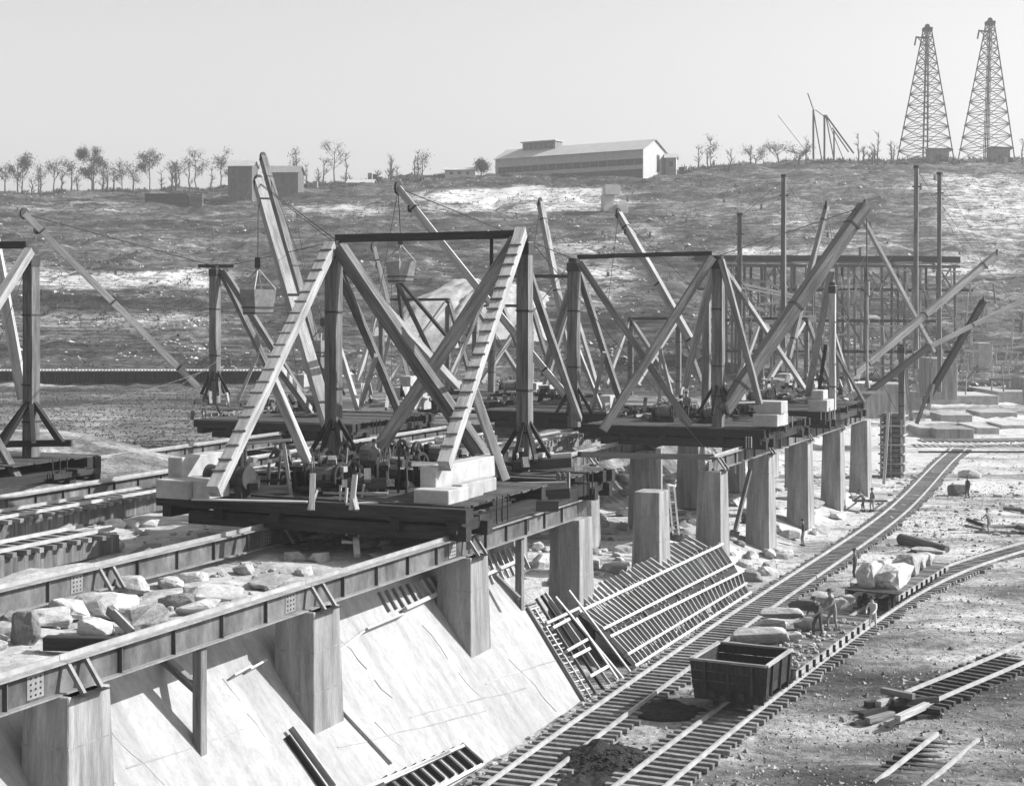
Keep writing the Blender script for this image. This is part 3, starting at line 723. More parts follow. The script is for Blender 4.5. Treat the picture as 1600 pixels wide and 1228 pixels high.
# left edge
B0 = T(48, 688, 73)
derrick('derrick at the left edge of the photo with its braced mast', B0, [
    ('mast', B0-Vector((0, 0, .9)), T(48, 398, 73), .56, .56, MT, 'cap'),
    ('leg', T(-110, 640, 66), T(46, 392, 72.6), .4, .4, LT),
    ('leg', T(36, 624, 80), T(-40, 215, 80), .42, .5, LT),
    ('leg', T(28, 748, 69), T(-15, 672, 71), .34, .3, MT),
    ('top_beam', T(-240, 386, 73), T(42, 383, 73), .36, .34, DT),
    ('sill', T(-60, 696, 72.5), T(112, 692, 72.5), .3, .3, DT),
    ] + knee(48, 690, 73, 62, 68, 1.3))
# second platform
B3l, B3r = T(897, 646, 92), T(1122, 646, 92)
derrick('left derrick of the second platform, its long pale boom rising to the left', B3l, [
    ('mast', B3l-Vector((0, 0, .8)), T(897, 410, 92), .62, .62, MT, 'cap'),
    ('cross_leg', T(1078, 665, 91), T(905, 410, 91.6), .34, .4, MT),
    ('boom', T(884, 618, 92.5), T(622, 294, 94), .42, .42, LT, 'boom'),
    ('leg', T(970, 628, 101), T(903, 420, 92.4), .36, .36, MT),
    ('kicker', T(924, 645, 99), T(944, 550, 97), .2, .2, LT),
    ('stair_leg', T(848, 585, 106), T(890, 450, 94), .34, .25, LT),
    ('back_leg', T(940, 640, 104), T(897, 530, 97), .22, .22, LT),
    ('topping_line', T(897, 405, 92), T(622, 294, 94), .03, 0, 'rope', 'rope'),
    ] + knee(897, 646, 92, 30, 50))
derrick('right derrick of the second platform, its great dark boom rising to the right', B3r, [
    ('mast', B3r-Vector((0, 0, .8)), T(1122, 406, 92), .62, .62, MT, 'cap'),
    ('cross_leg', T(942, 672, 90), T(1113, 402, 91.6), .36, .46, MT),
    ('stair_leg', T(1066, 620, 104), T(1118, 410, 93), .42, .28, LT, 'stair'),
    ('leg', T(1187, 632, 90.5), T(1127, 406, 91.6), .34, .34, MT),
    ('back_leg', T(1256, 606, 101), T(1132, 420, 92.4), .26, .26, LT),
    ('kicker', T(1150, 620, 96), T(1172, 560, 92), .18, .18, LT),
    ('boom', T(1130, 642, 91.5), T(1352, 322, 95), .78, .72, MT, 'boom'),
    ('top_beam', T(902, 402, 92), T(1112, 396, 92), .3, .26, DT),
    ('topping_line', T(1122, 400, 92), T(1352, 322, 95), .03, 0, 'rope', 'rope'),
    ('hoist_line', T(1354, 330, 95), T(1355, 440, 95), .04, 0, 'rope', 'rope'),
    ] + knee(1122, 646, 92, 32, 54))
B4l, B4r = T(1103, 622, 106), T(1301, 622, 106)
derrick('derrick behind the right mast of the second platform, its pale boom leaning left', B4l, [
    ('mast', B4l-Vector((0, 0, .8)), T(1104, 470, 106), .5, .5, MT),
    ('boom', T(1095, 560, 106), T(966, 334, 110), .46, .46, LT, 'boom'),
    ('leg', T(1030, 640, 108), T(1032, 545, 106), .2, .2, LT), ('leg', T(1052, 628, 108), T(1032, 545, 106), .2, .2, LT)])
derrick('derrick on the last platform with a narrow stepped leg and pale mast', B4r, [
    ('mast', B4r-Vector((0, 0, .8)), T(1301, 446, 106), .42, .42, LT, 'cap'),
    ('stair_leg', T(1262, 618, 116), T(1299, 422, 106.5), .42, .3, LT, 'stair'),
    ('leg', T(1330, 610, 108), T(1303, 520, 106), .22, .22, LT), ('leg', T(1350, 628, 108), T(1303, 545, 106), .2, .2, MT),
    ('leg', T(1280, 608, 110), T(1290, 540, 106), .22, .22, DT),
    ('boom', T(1232, 560, 112), T(1292, 322, 116), .34, .34, MT, 'boom')])
B6l, B6r = T(768, 600, 132), T(893, 600, 132)
derrick('derrick seen between the two front masts with dark crossing legs', B6l, [
    ('mast', B6l-Vector((0, 0, .8)), T(768, 436, 132), .5, .5, MT, 'cap'),
    ('leg', T(703, 582, 128), T(756, 468, 131), .34, .28, LT, 'stair'),
    ('leg', T(830, 600, 128), T(772, 440, 131), .3, .3, MT),
    ('leg', T(700, 600, 128), T(766, 440, 131), .3, .3, MT),
    ('top_beam', T(768, 432, 132), T(893, 432, 132), .34, .3, DT)])
derrick('derrick with a steep slender boom just left of the second platform', B6r, [
    ('mast', B6r-Vector((0, 0, .8)), T(893, 440, 132), .5, .5, DT),
    ('boom', T(898, 596, 131), T(844, 316, 134), .48, .5, LT, 'boom'),
    ('leg', T(850, 610, 128), T(893, 470, 131), .3, .3, MT),
    ('leg', T(935, 610, 128), T(893, 470, 131), .3, .3, LT)])
B7 = T(622, 600, 125)
derrick('dark derrick legs below the hanging bucket between the front masts', B7, [
    ('mast', T(640, 620, 125), T(622, 440, 125), .24, .24, DT),
    ('leg', T(673, 552, 122), T(621, 444, 125), .26, .26, DT), ('leg', T(700, 528, 122), T(627, 442, 125), .24, .24, DT),
    ('boom', T(640, 600, 125), T(584, 386, 124), .3, .3, LT, 'boom'), ('leg', T(590, 610, 125), T(610, 520, 125), .28, .28, LT)])
# right background derricks
B8 = T(1411, 650, 135)
derrick('slender timber mast with splayed struts right of the last pier', B8, [
    ('mast', T(1409, 655, 135), T(1409, 542, 135), .5, .5, MT, 'cap'),
    ('leg', T(1424, 656, 132), T(1414, 560, 135), .26, .26, MT), ('leg', T(1432, 662, 138), T(1455, 600, 138), .3, .3, MT),
    ('boom', T(1326, 592, 128), T(1558, 397, 132), .62, .5, LT, 'boom')])
derrick('dark boom rising to the right from beside the far girder end', T(1337, 632, 122), [
    ('boom', T(1338, 628, 122), T(1452, 541, 126), .42, .42, DT), ('boom', T(1396, 570, 137), T(1640, 449, 140), .24, .4, LT, 'boom')])
derrick('dark raking boom at the right edge over the concrete blocks', T(1451, 640, 140), [
    ('boom', T(1446, 628, 140), T(1537, 470, 142), .5, .5, DT, 'boom'), ('strut', T(1450, 640, 140), T(1458, 600, 140), .3, .3, LT)])
derrick('thin pale boom running down to the right from the great dark boom tip', T(1457, 560, 140), [
    ('boom', T(1459, 550, 140), T(1350, 346, 136), .38, .3, LT)])
for x, y0, y1, Y, l in ((1432, 262, 528, 150, 'tall guyed mast at the right, left of the tallest pair'), (1468, 272, 566, 156, 'tall guyed mast at the right, nearer the towers'),
                        (1225, 276, 496, 150, 'tall guyed mast standing before the scaffold platforms'), (1156, 336, 560, 150, 'thin dark mast left of the scaffold platforms')):
    t = thing('guyed_mast', l, 'mast', T(x, y1, Y), 'guyed masts')
    beam('pole', T(x, y1, Y)-Vector((0, 0, 3)), T(x, y0, Y), .34 if x != 1225 else .55, .4, MT, t, .02)
    disc('pole_cap', T(x, y0-1, Y), (0, 0, 1), .3, .25, 'dark_steel', t)
    beam('peg', T(x, y0+30, Y)+PE*.4, T(x, y0+30, Y)-PE*.4, .12, .12, DT, t)
    for d in (-1, 1): rope('guy_wire', [T(x, y0+2, Y), T(x+d*110, y0+190, Y+30*d)], .016, 'rope', t)

# hoist blocks and buckets hung on the booms
def bucket(top, x, y, Y, sz, label):
    c = T(x, y, Y); t = thing('concrete_bucket', label, 'bucket', c, 'hanging concrete buckets')
    M = Matrix.Translation(c) @ Matrix.Rotation(ARZ-.4, 4, 'Z')
    V, Fc = boxmesh(sz*.78, sz*.78, sz*.95, 1.28, 1.28); Fc = [f for i, f in enumerate(Fc) if i != 1]
    V2 = [(a*.95, b*.95, c_*.99+.02) for a, b, c_ in V]; V3 = V+V2; F3 = Fc+[tuple(8+i for i in f[::-1]) for f in Fc]+[(4, 5, 13, 12), (5, 6, 14, 13), (6, 7, 15, 14), (7, 4, 12, 15)]
    link('shell', meshd('shell', V3, F3), 'flange_steel', t, M)
    for z, k in ((.04, .80), (.25, .87), (.88, 1.0)): link('stiffening_band', meshd('b', *boxmesh(sz*k*1.02, sz*k*1.02, sz*.06)), 'dark_steel' if z < .8 else 'flange_steel', t, M @ Matrix.Translation((0, 0, z*sz)))  if z < .8 else None
    ap = c+Vector((0, 0, sz*1.75))
    for sx in (-1, 1):
        for sy in (-1, 1): rope('bail', [M @ Vector((sx*sz*.48, sy*sz*.48, sz*.95)), ap], .04, 'flange_steel', t)
    link('hook_block', meshd('hb', *boxmesh(.3, .3, .6)), 'dark_steel', t, Matrix.Translation(ap))
    rope('hoist_rope', [ap+Vector((0, 0, .5)), top], .03, 'rope', t)
bucket(T(404, 287, 84), 403, 492, 84, 1.45, 'square steel bucket hanging under the pale boom at the left')
bucket(T(622, 296, 94), 626, 442, 94, 1.35, 'steel bucket hanging above the spoil heap between the front masts')
bucket(T(411, 249, 122), 504, 558, 113, 1.3, 'small bucket beside the left front mast')
t = thing('hook_block', 'long tackle with hook hanging from the great dark boom', 'tackle', T(1355, 606, 95))
for a, b, r in ((440, 462, .16), (500, 506, .14)): cyl('pulley_block', T(1355, b, 95), T(1355, a, 95), r, 'flange_steel', t, 8)
cyl('tackle_rod', T(1355, 592, 95), T(1355, 462, 95), .07, 'light_timber', t, 8)
cyl('hook', T(1355, 606, 95), T(1355, 592, 95), .2, 'flange_steel', t, 8, .1)

# ---------------------------------------------------------------- counterweight blocks
def cblock(x0, y0, x1, y1, Y, depth, label, m='block_concrete'):
    """x0..x1: front face on the near side, y0 top, y1 bottom"""
    a, b = T(x0, y1, Y), T(x1, y1, Y); wd = (b.x-a.x)/CO; h = (y1-y0)/F*Y
    c = a + PE*wd/2 + AL*depth/2; c.z = a.z
    o = box('concrete_block', c, wd, depth, h, m, None, ARZ, .03); tag(o, label, 'concrete block', 'derrick counterweight blocks')
cblock(262, 714, 287, 748, 57.5, 4.2, 'upper counterweight block at the left end of the front platform')
cblock(243, 749, 298, 778, 56.5, 1.6, 'lower counterweight block at the left end of the front platform')
cblock(300, 750, 330, 779, 56.2, 1.3, 'small lower block half hidden by the stepped leg at the left')
cblock(656, 730, 682, 765, 56.2, 6.0, 'large pale block on top of the pile at the right of the front platform')
cblock(646, 764, 702, 796, 55.4, 1.7, 'grey front block under the large one, right of the front platform')
cblock(706, 757, 722, 796, 56.3, 1.9, 'narrow block beside the grey front block')
cblock(724, 752, 744, 790, 58.0, 1.9, 'right-hand block in the lower row of the front pile')
cblock(1180, 627, 1218, 646, 91, 1.6, 'upper counterweight block on the second platform')
cblock(1176, 647, 1212, 666, 90.5, 1.6, 'lower counterweight block on the second platform')
cblock(1213, 647, 1221, 666, 91.5, 1.6, 'slim lower block at the right of the second platform pile')
cblock(1262, 625, 1290, 643, 104, 2.2, 'lower counterweight block on the last platform')
cblock(1268, 610, 1285, 624, 104.2, 1.5, 'upper counterweight block on the last platform')
cblock(1213, 584, 1232, 603, 125, 1.8, 'pale block in the gap behind the great boom')
for i, (x, y, Y) in enumerate(((640, 640, 112), (655, 640, 113), (622, 625, 115), (830, 618, 118), (850, 622, 116), (945, 638, 104), (634, 608, 118), (468, 605, 116))):
    cblock(x-9, y-20, x+8, y, Y, 1.2, 'pale block in the middle distance, ' + ['under the dark cross leg, left of two', 'under the dark cross leg, right of two', 'left of the pair under the dark cross leg', 'left of the second platform mast', 'touching the second platform mast side', 'right of the second platform left mast', 'small one above the pair', 'behind the left front mast'][i])

# ---------------------------------------------------------------- hoisting engines
def engine(s, p, z, label, k=1.0, flip=1):
    t = thing('hoisting_engine', label, 'hoisting engine', W(s, p, z), 'hoisting engines')
    def q(a, b, c): return W(s+a*k*flip, p+b*k, z+c*k)
    for b in (-.9, .9): beam('bed_frame', q(-1.6, b, .12), q(1.6, b, .12), .2, .24, 'dark_steel', t)
    for a in (-1.3, 0, 1.3): beam('bed_crossbar', q(a, -.9, .12), q(a, .9, .12), .18, .2, 'dark_steel', t)
    for a, r in ((-.9, .38), (.15, .42)):
        cyl('drum', q(a, -.72, .75), q(a, .72, .75), r*k, 'dark_steel', t, 18)
        cyl('rope_winding', q(a, -.6, .75), q(a, .6, .75), (r+.07)*k, 'mid_timber', t, 18)
        for b in (-.74, .74): disc('drum_flange', q(a, b, .75), PE, (r+.2)*k, .06*k, 'dark_steel', t)
        wheel('gear_wheel', q(a, .92, .75), PE, (r+.34)*k, .09*k, 'dark_steel', t, 6)
    wheel('flywheel', q(1.2, -1.0, .8), PE, .7*k, .1*k, 'dark_steel', t, 5, .82)
    cyl('cylinder', q(.8, .55, .5), q(1.7, .55, .5), .2*k, 'dark_steel', t, 12)
    for a in (-1.35, -1.15, -.5): cyl('lever', q(a, -.3, .2), q(a-.25, -.3, 1.7), .03*k, 'flange_steel', t, 6)
    for b in (-.85, .85):
        beam('bearing_stand', q(-.9, b, .2), q(-.9, b, .8), .16*k, .3*k, 'dark_steel', t); beam('bearing_stand', q(.15, b, .2), q(.15, b, .8), .16*k, .3*k, 'dark_steel', t)
def boiler(x, y, Y, L, r, label):
    c = T(x, y, Y); t = thing('boiler', label, 'boiler', c-Vector((0, 0, r+.4)))
    cyl('shell', c-PE*L/2, c+PE*L/2, r, 'dark_steel', t, 24)
    for a in (-.5, -.1, .3, .5): cyl('band', c+PE*L*a-PE*.04, c+PE*L*a+PE*.04, r+.03, 'dark_steel', t, 24)
    disc('front_plate', c-PE*(L/2+.03), PE, r*.7, .05, 'girder_steel', t)
    for a in (-.35, .35): box('saddle', c+PE*L*a-Vector((0, 0, r+.35)), .3, r*1.5, .5, 'dark_steel', t, ARZ)
    cyl('smoke_pipe', c+PE*L*.3+Vector((0, 0, r)), c+PE*L*.3+Vector((0, 0, r+.5)), .12, 'dark_steel', t, 10)
zd = 8.15
engine(61.5, -6.6, zd, 'hoisting engine nearest the front edge of the front platform', .8)
engine(68.5, -8.6, zd, 'hoisting engine at the foot of the left front mast', .9, -1)
boiler(470, 742, 60.5, 1.5, .4, 'second horizontal boiler left of centre on the front platform')
boiler(358, 745, 57.5, 1.7, .42, 'dark horizontal boiler beside the left counterweight blocks on the front platform')
engine(63.8, -8.0, zd, 'hoisting engine behind the dark boiler on the front platform', .85)
engine(64.5, -5.2, zd, 'hoisting engine in the middle of the front platform', .85)
engine(65.5, -3.2, zd, 'hoisting engine just left of the large pale blocks', .8)
engine(71, -6.6, zd, 'hoisting engine between the two front masts at the rear', .8, -1)
engine(103, -6.5, zd, 'hoisting engine on the second platform', .8)
engine(103, -3.4, zd, 'second hoisting engine near the right mast of the second platform', .75)
engine(121, -5, zd, 'hoisting engine on the last platform', .9)
engine(62, -28, zd, 'hoisting engine on the left edge platform', .8)
engine(126, -27, zd, 'hoisting engine on the platform behind the front masts', 1.0)
engine(103, -32, zd, 'hoisting engine on the left middle distance platform', 1.0)
# deck clutter on the front platform
def clut(name, label, cat, segs, base):
    t = thing(name, label, cat, base)
    for nm, a, b, w_, d_, m in segs: beam(nm, a, b, w_, d_, m, t)
    return t
clut('shelter_frame', 'open pole frame standing over the engine on the front platform', 'frame', [
    ('pole', T(386, 776, 58), T(382, 690, 58), .1, .1, MT), ('pole', T(455, 776, 58), T(443, 692, 58), .13, .13, LT), ('rail', T(378, 694, 58), T(455, 687, 58), .12, .1, LT),
    ('rail', T(388, 690, 60), T(440, 684, 60), .1, .1, MT), ('board', T(388, 764, 58), T(452, 764, 58), .08, .3, MT), ('rail', T(388, 752, 58), T(456, 750, 58), .1, .1, DT)], T(420, 778, 58))
clut('sawhorse', 'pale upright stakes leaning at the front edge of the platform', 'stakes', [
    ('stake', T(487, 797, 55.5), T(489, 740, 56), .2, .14, LT), ('stake', T(483, 797, 55.5), T(494, 765, 55.8), .16, .1, LT), ('stake', T(549, 797, 55.5), T(555, 742, 56), .18, .14, LT), ('stake', T(558, 797, 55.3), T(552, 772, 55.8), .16, .1, LT)], T(487, 798, 55.5))
clut('loose_planks', 'loose planks and bars lying across the middle of the front platform', 'planks', [
    ('plank', T(505, 770, 57.5), T(606, 771, 57.5), .2, .07, LT), ('beam', T(492, 755, 58.5), T(607, 755, 58.5), .2, .42, MT), ('plank', T(540, 787, 55.6), T(623, 784, 55.9), .25, .06, LT),
    ('bar', T(532, 782, 56), T(532, 758, 56), .07, .07, LT), ('bar', T(540, 785, 56), T(542, 762, 56), .1, .08, 'block_concrete'), ('bar', T(565, 778, 57), T(569, 757, 57), .09, .08, 'block_concrete'),
    ('plank', T(300, 780, 55), T(480, 784, 55), .3, .05, LT), ('plank', T(450, 712, 68), T(760, 716, 68), .2, .12, MT), ('plank', T(560, 724, 67), T(810, 724, 67), .2, .12, MT)], T(550, 790, 57))
rr2 = random.Random(12)
clut('deck_poles', 'scatter of upright rods, posts and levers among the engines of the front platform', 'poles', [
    ('pole', T(x, 775, 58.5), T(x+rr2.uniform(-7, 7), rr2.uniform(695, 740), 58.5), rr2.uniform(.05, .14), .08, rr2.choice([LT, MT, DT, 'flange_steel'])) for x in (372, 402, 418, 432, 465, 500, 518, 536, 572, 590, 604, 622, 636)], T(500, 776, 58.5))
t = thing('tool_house', 'low dark tool house among the engines on the front platform', 'tool house', T(420, 778, 60)); 
box('wall', T(425, 776, 60), 1.5, 1.3, 1.0, DT, t, ARZ); box('roof', T(425, 776, 60)+Vector((0, 0, 1.0)), 1.75, 1.55, .08, MT, t, ARZ); box('door', T(425, 776, 60)-AL*.67+Vector((0, 0, .05)), .5, .05, .85, MT, t, ARZ)
clut('rail_brackets', 'pale angle brackets hanging below the front edge of the middle of the platform', 'brackets', [
    ('bracket', T(541, 836, 56), T(548, 822, 56), .12, .1, LT), ('bracket', T(561, 838, 56), T(562, 822, 56), .12, .1, LT), ('bracket', T(558, 868, 55), T(556, 842, 56), .22, .16, 'block_concrete'), ('bracket', T(534, 846, 56), T(560, 848, 56), .1, .1, LT)], T(550, 868, 56))
clut('outrigger_timbers', 'sheaf of pale upright boards at the open end of the near girder', 'boards', [
    ('board', T(903+i*4, 810, 66), T(899+i*5, 724+i*3, 66.5), .12, .05, LT) for i in range(4)], T(905, 812, 66))
clut('fence_pieces', 'slatted barrier on the right side of the second platform', 'barrier', [
    ('slat', T(1166+i*4, 700, 89), T(1166+i*4, 682, 89), .07, .05, LT) for i in range(3)] + [('slat', T(1226+i*6, 668, 95), T(1226+i*6, 650, 95), .07, .05, LT) for i in range(3)] + [('slat', T(1283+i*7, 656, 104), T(1283+i*7, 637, 104), .09, .06, LT) for i in range(4)], T(1170, 700, 89))
# rubbish of the middle distance decks
rr = random.Random(5)
LBL = ['of the front platform before the masts', 'of the front platform behind the pale blocks', 'left of the left front mast', 'between the front masts', 'left of the second platform', 'under the great boom', 'behind the last platform']
for gi, (xa, xb, ya, yb, Y) in enumerate(((350, 640, 715, 772, 60), (660, 860, 700, 735, 68), (300, 500, 628, 668, 112), (560, 800, 612, 650, 114), (800, 900, 610, 640, 116), (950, 1180, 628, 655, 100), (1180, 1340, 590, 625, 118))):
    t = thing('timber_clutter', 'tangle of short timbers on the decks ' + LBL[gi], 'timbers', T(xa, yb, Y), 'deck clutter')
    for i in range(26 if gi < 2 else 62):
        x = rr.uniform(xa, xb); y = rr.uniform(ya, yb); L = rr.uniform(10, 50) if rr.random() < .6 else 8; up = rr.random() < .4
        beam('timber', T(x, y, Y+rr.uniform(-3, 3)), T(x+(rr.uniform(-6, 6) if up else L), y-(rr.uniform(8, 22) if up else rr.uniform(-3, 3)), Y+rr.uniform(-3, 3)), rr.uniform(.06, .35), rr.uniform(.08, .3), rr.choice([LT, DT, DT, MT, 'block_concrete']), t)

# ---------------------------------------------------------------- boulders
rocks = [(40, 1004, 27, 54, 'dark_rock', 'dark-sided upright boulder at the left edge of the dam top'), (228, 985, 46, 44, 'rock', 'boulder with a shaded left face in the middle of the dam top'), (165, 958, 60, 32, 'pale_rock', 'broad pale boulder on the dam top behind the long timber'),
         (110, 962, 50, 26, 'rock', 'low flat boulder at the left of the dam top'), (205, 925, 34, 26, 'rock', 'boulder under the left runway girder'), (275, 944, 26, 22, 'dark_rock', 'small dark boulder near the pale slabs'), (420, 912, 40, 14, 'rock', 'flat slab close under the near girder'),
         (330, 935, 46, 22, 'pale_rock', 'long pale slab right of the middle of the dam top'), (150, 990, 40, 30, 'pale_rock', 'pale rounded boulder over the dark timber'), (70, 975, 40, 24, 'rock', 'slab beside the upright boulder at the left'), (15, 975, 26, 22, 'dark_rock', 'dark rock cut by the left edge'),
         (310, 955, 34, 20, 'pale_rock', 'pale slab by the near girder'), (265, 915, 26, 14, 'rock', 'small slab at the edge of the platform shade'), (150, 862, 40, 28, 'rock', 'broad boulder between the raised track and the left runway'), (225, 868, 26, 20, 'dark_rock', 'dark boulder beside the left runway girder'),
         (135, 815, 22, 14, 'dark_rock', 'small dark rock between the raised tracks'), (510, 838, 26, 20, 'pale_rock', 'white boulder lit through the gap under the platform'), (548, 832, 20, 16, 'pale_rock', 'small white boulder under the platform'), (618, 868, 40, 16, 'pale_rock', 'pale slab under the right end of the front platform'), (350, 985, 36, 18, 'rock', 'slab beside the foot of the diagonal brace')]
for x, y, hw, hh, m, l in rocks:
    c = G(x, y, 6.0); k = c.y/F; boulder(c, hw*k*1.3, hw*k*1.05, hh*k*.72, l, m, sink=.12)
for i in range(60):
    s = random.uniform(40, 64); p = random.choice([random.uniform(-7.4, -2.9), random.uniform(-12, -8.8), random.uniform(-19, -15)])
    r = random.uniform(.25, .85); mm = random.choice(['rock', 'rock', 'pale_rock']); lk = ('larger ' if r > .48 else 'small ')+('pale ' if mm == 'pale_rock' else 'grey '); boulder(W(s, p, 5.95), r, r*.8, r*.5, lk+('rubble stone between the near girder and left runway, ' if p > -7.6 else 'rubble stone just left of the left runway girder, ' if p > -13 else 'rubble stone beyond the nearest raised track, ')+('toward the camera' if s < 50 else 'near the platform'), mm, group='small stones on the dam top')
t = thing('timber_baulk', 'long dark squared timber lying on the rubble at the left of the dam top', 'timber', G(140, 1008, 6.1)); beam('baulk', G(70, 1004, 6.25), G(212, 1006, 6.25), .34, .36, DT, t, .02)
rocks = [(838, 862, 20, 16, 'pale_rock', 'pale boulder right of the slim post'), (842, 905, 26, 24, 'rock', 'large boulder behind the loose plank tops'), (872, 868, 12, 12, 'rock', 'rock beside the broad pier'), (1172, 892, 26, 20, 'dark_rock', 'dark boulder at the corner of the formwork'), (1200, 884, 20, 16, 'rock', 'boulder against the foot of the first far pier'),
         (958, 908, 26, 16, 'pale_rock', 'pale rock between the broad pier and the bare pier'), (972, 880, 20, 14, 'rock', 'rock left of the bare pier'), (1308, 800, 26, 12, 'pale_rock', 'tilted white slab leaning by the far piers'), (1218, 858, 16, 9, 'pale_rock', 'low pale rock behind the first far pier'), (1340, 764, 14, 8, 'rock', 'rock before the last pier')]
for x, y, hw, hh, m, l in rocks:
    z = 1.6 if x < 1000 else .5; c = G(x, y, z); c.z = gz(c.x, c.y); k = c.y/F; boulder(c, hw*k, hw*k*.8, hh*k*.7, l, m)
for i in range(130):
    s = random.uniform(74, 134); p = random.uniform(-16, 1.5); v = W(s, p, 0); v.z = gz(v.x, v.y); r = random.uniform(.35, 1.0)
    mm = random.choice(['rock', 'rock', 'pale_rock', 'dark_rock']); el = random.choice([.55, .8, 1.0])
    lk = ('large ' if r > .8 else 'middling ' if r > .55 else 'small ')+{'rock': 'grey ', 'pale_rock': 'pale ', 'dark_rock': 'dark '}[mm]+{.55: 'long ', .8: 'blocky ', 1.0: 'squat '}[el]
    boulder(v, r, r*el, r*.5, lk+'blasted rock '+('left of the bare-topped piers' if s < 84 and p < -5 else 'by the bare-topped piers' if s < 92 else 'behind the first far piers' if s < 108 and p < -4 else 'by the first far piers' if s < 108 else 'behind the middle far piers' if s < 128 and p < -4 else 'by the middle far piers' if s < 128 else 'near the last far pier'), mm, group='rocks around the far piers')
rocks = [(1190, 1000, 50, 24, 'rock', 'long pale slab of stone just behind the coal car'), (1262, 984, 24, 17, 'rock', 'square stone right of the long slab'), (1222, 962, 38, 14, 'rock', 'flat stone at the back of the stones behind the coal car'), (1256, 950, 30, 18, 'dark_rock', 'humped dark stone behind the coal car'),
         (1305, 952, 24, 20, 'pale_rock', 'white square stone beside the two men'), (1160, 1000, 18, 12, 'dark_rock', 'dark stone left of the long slab'), (1232, 998, 26, 14, 'pale_rock', 'pale flat slab in front of the humped stone, behind the coal car'), (1292, 972, 18, 12, 'rock', 'grey slab at the feet of the bending man'), (1205, 978, 30, 14, 'pale_rock', 'pale slab leaning on the long slab behind the coal car'), (1285, 938, 20, 14, 'rock', 'grey slab behind the two men, nearer the loaded flatcar'), (1322, 940, 16, 12, 'rock', 'small grey slab at the far end of the long flatcar')]
for x, y, hw, hh, m, l in rocks:
    c = G(x, y, 1.2); k = c.y/F; boulder(c, hw*k*1.08, hw*k*.72, hh*k*.68, l, m, k=hw % 12, rz=ARZ, sink=.05)
rocks = [(1345, 915, 20, 12, 'rock', 'stone on the ground at the left end of the loaded flatcar'), (1450, 862, 32, 8, 'rock', 'flat slab beyond the loaded flatcar'), (1430, 848, 24, 7, 'pale_rock', 'pale slab beyond the flatcar, the farther one'),
         (1497, 772, 19, 17, 'dark_rock', 'large dark boulder standing alone by the far curve'), (1515, 745, 22, 12, 'pale_rock', 'pale rounded rock beside the far end of the curve'), (1560, 775, 8, 5, 'rock', 'small rock on the open ground at the right'), (1300, 1030, 9, 5, 'dark_rock', 'small dark stone near the flatcar side')]
for x, y, hw, hh, m, l in rocks:
    c = G(x, y, .1); k = c.y/F; boulder(c, hw*k, hw*k*.8, hh*k*.8, l, m, k=hw % 12, rz=ARZ)
def rubble(name, items, m, label, cat):
    V = []; Fc = []
    for c, r in items:
        src = rockmesh(random.randrange(12), m); a = random.uniform(0, 6.28); ca, sa = math.cos(a)*r, math.sin(a)*r; o = len(V)
        V += [(c.x+v.co.x*ca-v.co.y*sa, c.y+v.co.x*sa+v.co.y*ca, c.z+v.co.z*r) for v in src.vertices]; Fc += [tuple(o+i for i in f.vertices) for f in src.polygons]
    tag(link(name, meshd(name, V, Fc), m, kind='stuff'), label, cat)
it = []
for i in range(110):
    v = G(random.uniform(1380, 1600), random.uniform(735, 860), 0); v.z = gz(v.x, v.y); it.append((v, random.uniform(.1, .4)))
rubble('rubble', it, 'rock', 'scattered small stones on the open ground at the right', 'rubble')
it = []
for i in range(420):
    u = random.uniform(0, 1)**.8; a = W(28+u*46, 2.25+abs(random.gauss(0, .5)), 0); a.z = gz(a.x, a.y); it.append((a, random.uniform(.04, .2)))
rubble('rubble', it, 'rock', 'broken stone and debris along the toe of the concrete slope', 'rubble')
it = []
for i in range(420):
    a = W(random.uniform(38, 66), random.choice([random.uniform(-7.6, -2.7), random.uniform(-19, -8.7)]), 5.97); it.append((a, random.uniform(.05, .2)))
rubble('rubble', it, 'rock', 'small broken stone lying between the boulders on top of the dam', 'rubble')
it = []
for i in range(500):
    a = W(random.uniform(72, 160), random.uniform(-18, 2.2), 0); a.z = gz(a.x, a.y); it.append((a, random.uniform(.08, .4)))
rubble('rubble', it, 'pale_rock', 'pale broken stone littering the floor around the far piers', 'rubble')
# coal heap
def heap(c, rx, ry, h, m, label, cat, name):
    V = []; Fc = []; n = 44; k = 16
    for i in range(k+1):
        for j in range(n):
            a = 2*math.pi*j/n; u = i/k; x = math.cos(a)*u*rx; y = math.sin(a)*u*ry; z = h*(1-u*u)**1.3 + .30*nz(x+c.x, y+c.y, 0, 1.3, 5)*(1-u)**.5 - (.25 if u > .99 else 0); V.append((x, y, z))
    Fc = [(i*n+j, i*n+(j+1) % n, (i+1)*n+(j+1) % n, (i+1)*n+j)[::-1] for i in range(k) for j in range(n)]
    o = link(name, meshd(name, V, Fc), m, None, Matrix.Translation(c)); tag(o, label, cat); return o
heap(G(945, 1190, .05), 1.9, 1.5, .5, 'coal', 'dark heap of coal between the two tracks at the bottom', 'coal heap', 'coal_heap')
heap(G(1045, 1112, .05), 1.6, 1.2, .35, 'coal', 'low dark mound standing in for shade on dark ground by the coal car', 'shadow heap', 'car_shadow_heap')  # added mound, coal-dark where the car's shadow falls on dark ground
heap(G(905, 1222, .05), 1.5, .7, .2, 'coal', 'thin dark spill of coal at the bottom edge', 'coal spill', 'coal_spill')
it = []
for i in range(160):
    a = G(random.uniform(1200, 1330), 1000, 1.24); a = G(1262, 1000, 1.22)+(PB[3]-PB[2]).normalized()*random.uniform(-5, 5)+Vector((.8, -.6, 0))*random.uniform(-1, 1); a.z = 1.24; it.append((a, random.uniform(.04, .16)))
rubble('rubble', it, 'rock', 'broken stone strewn on the deck of the long flatcar', 'rubble')
it = []
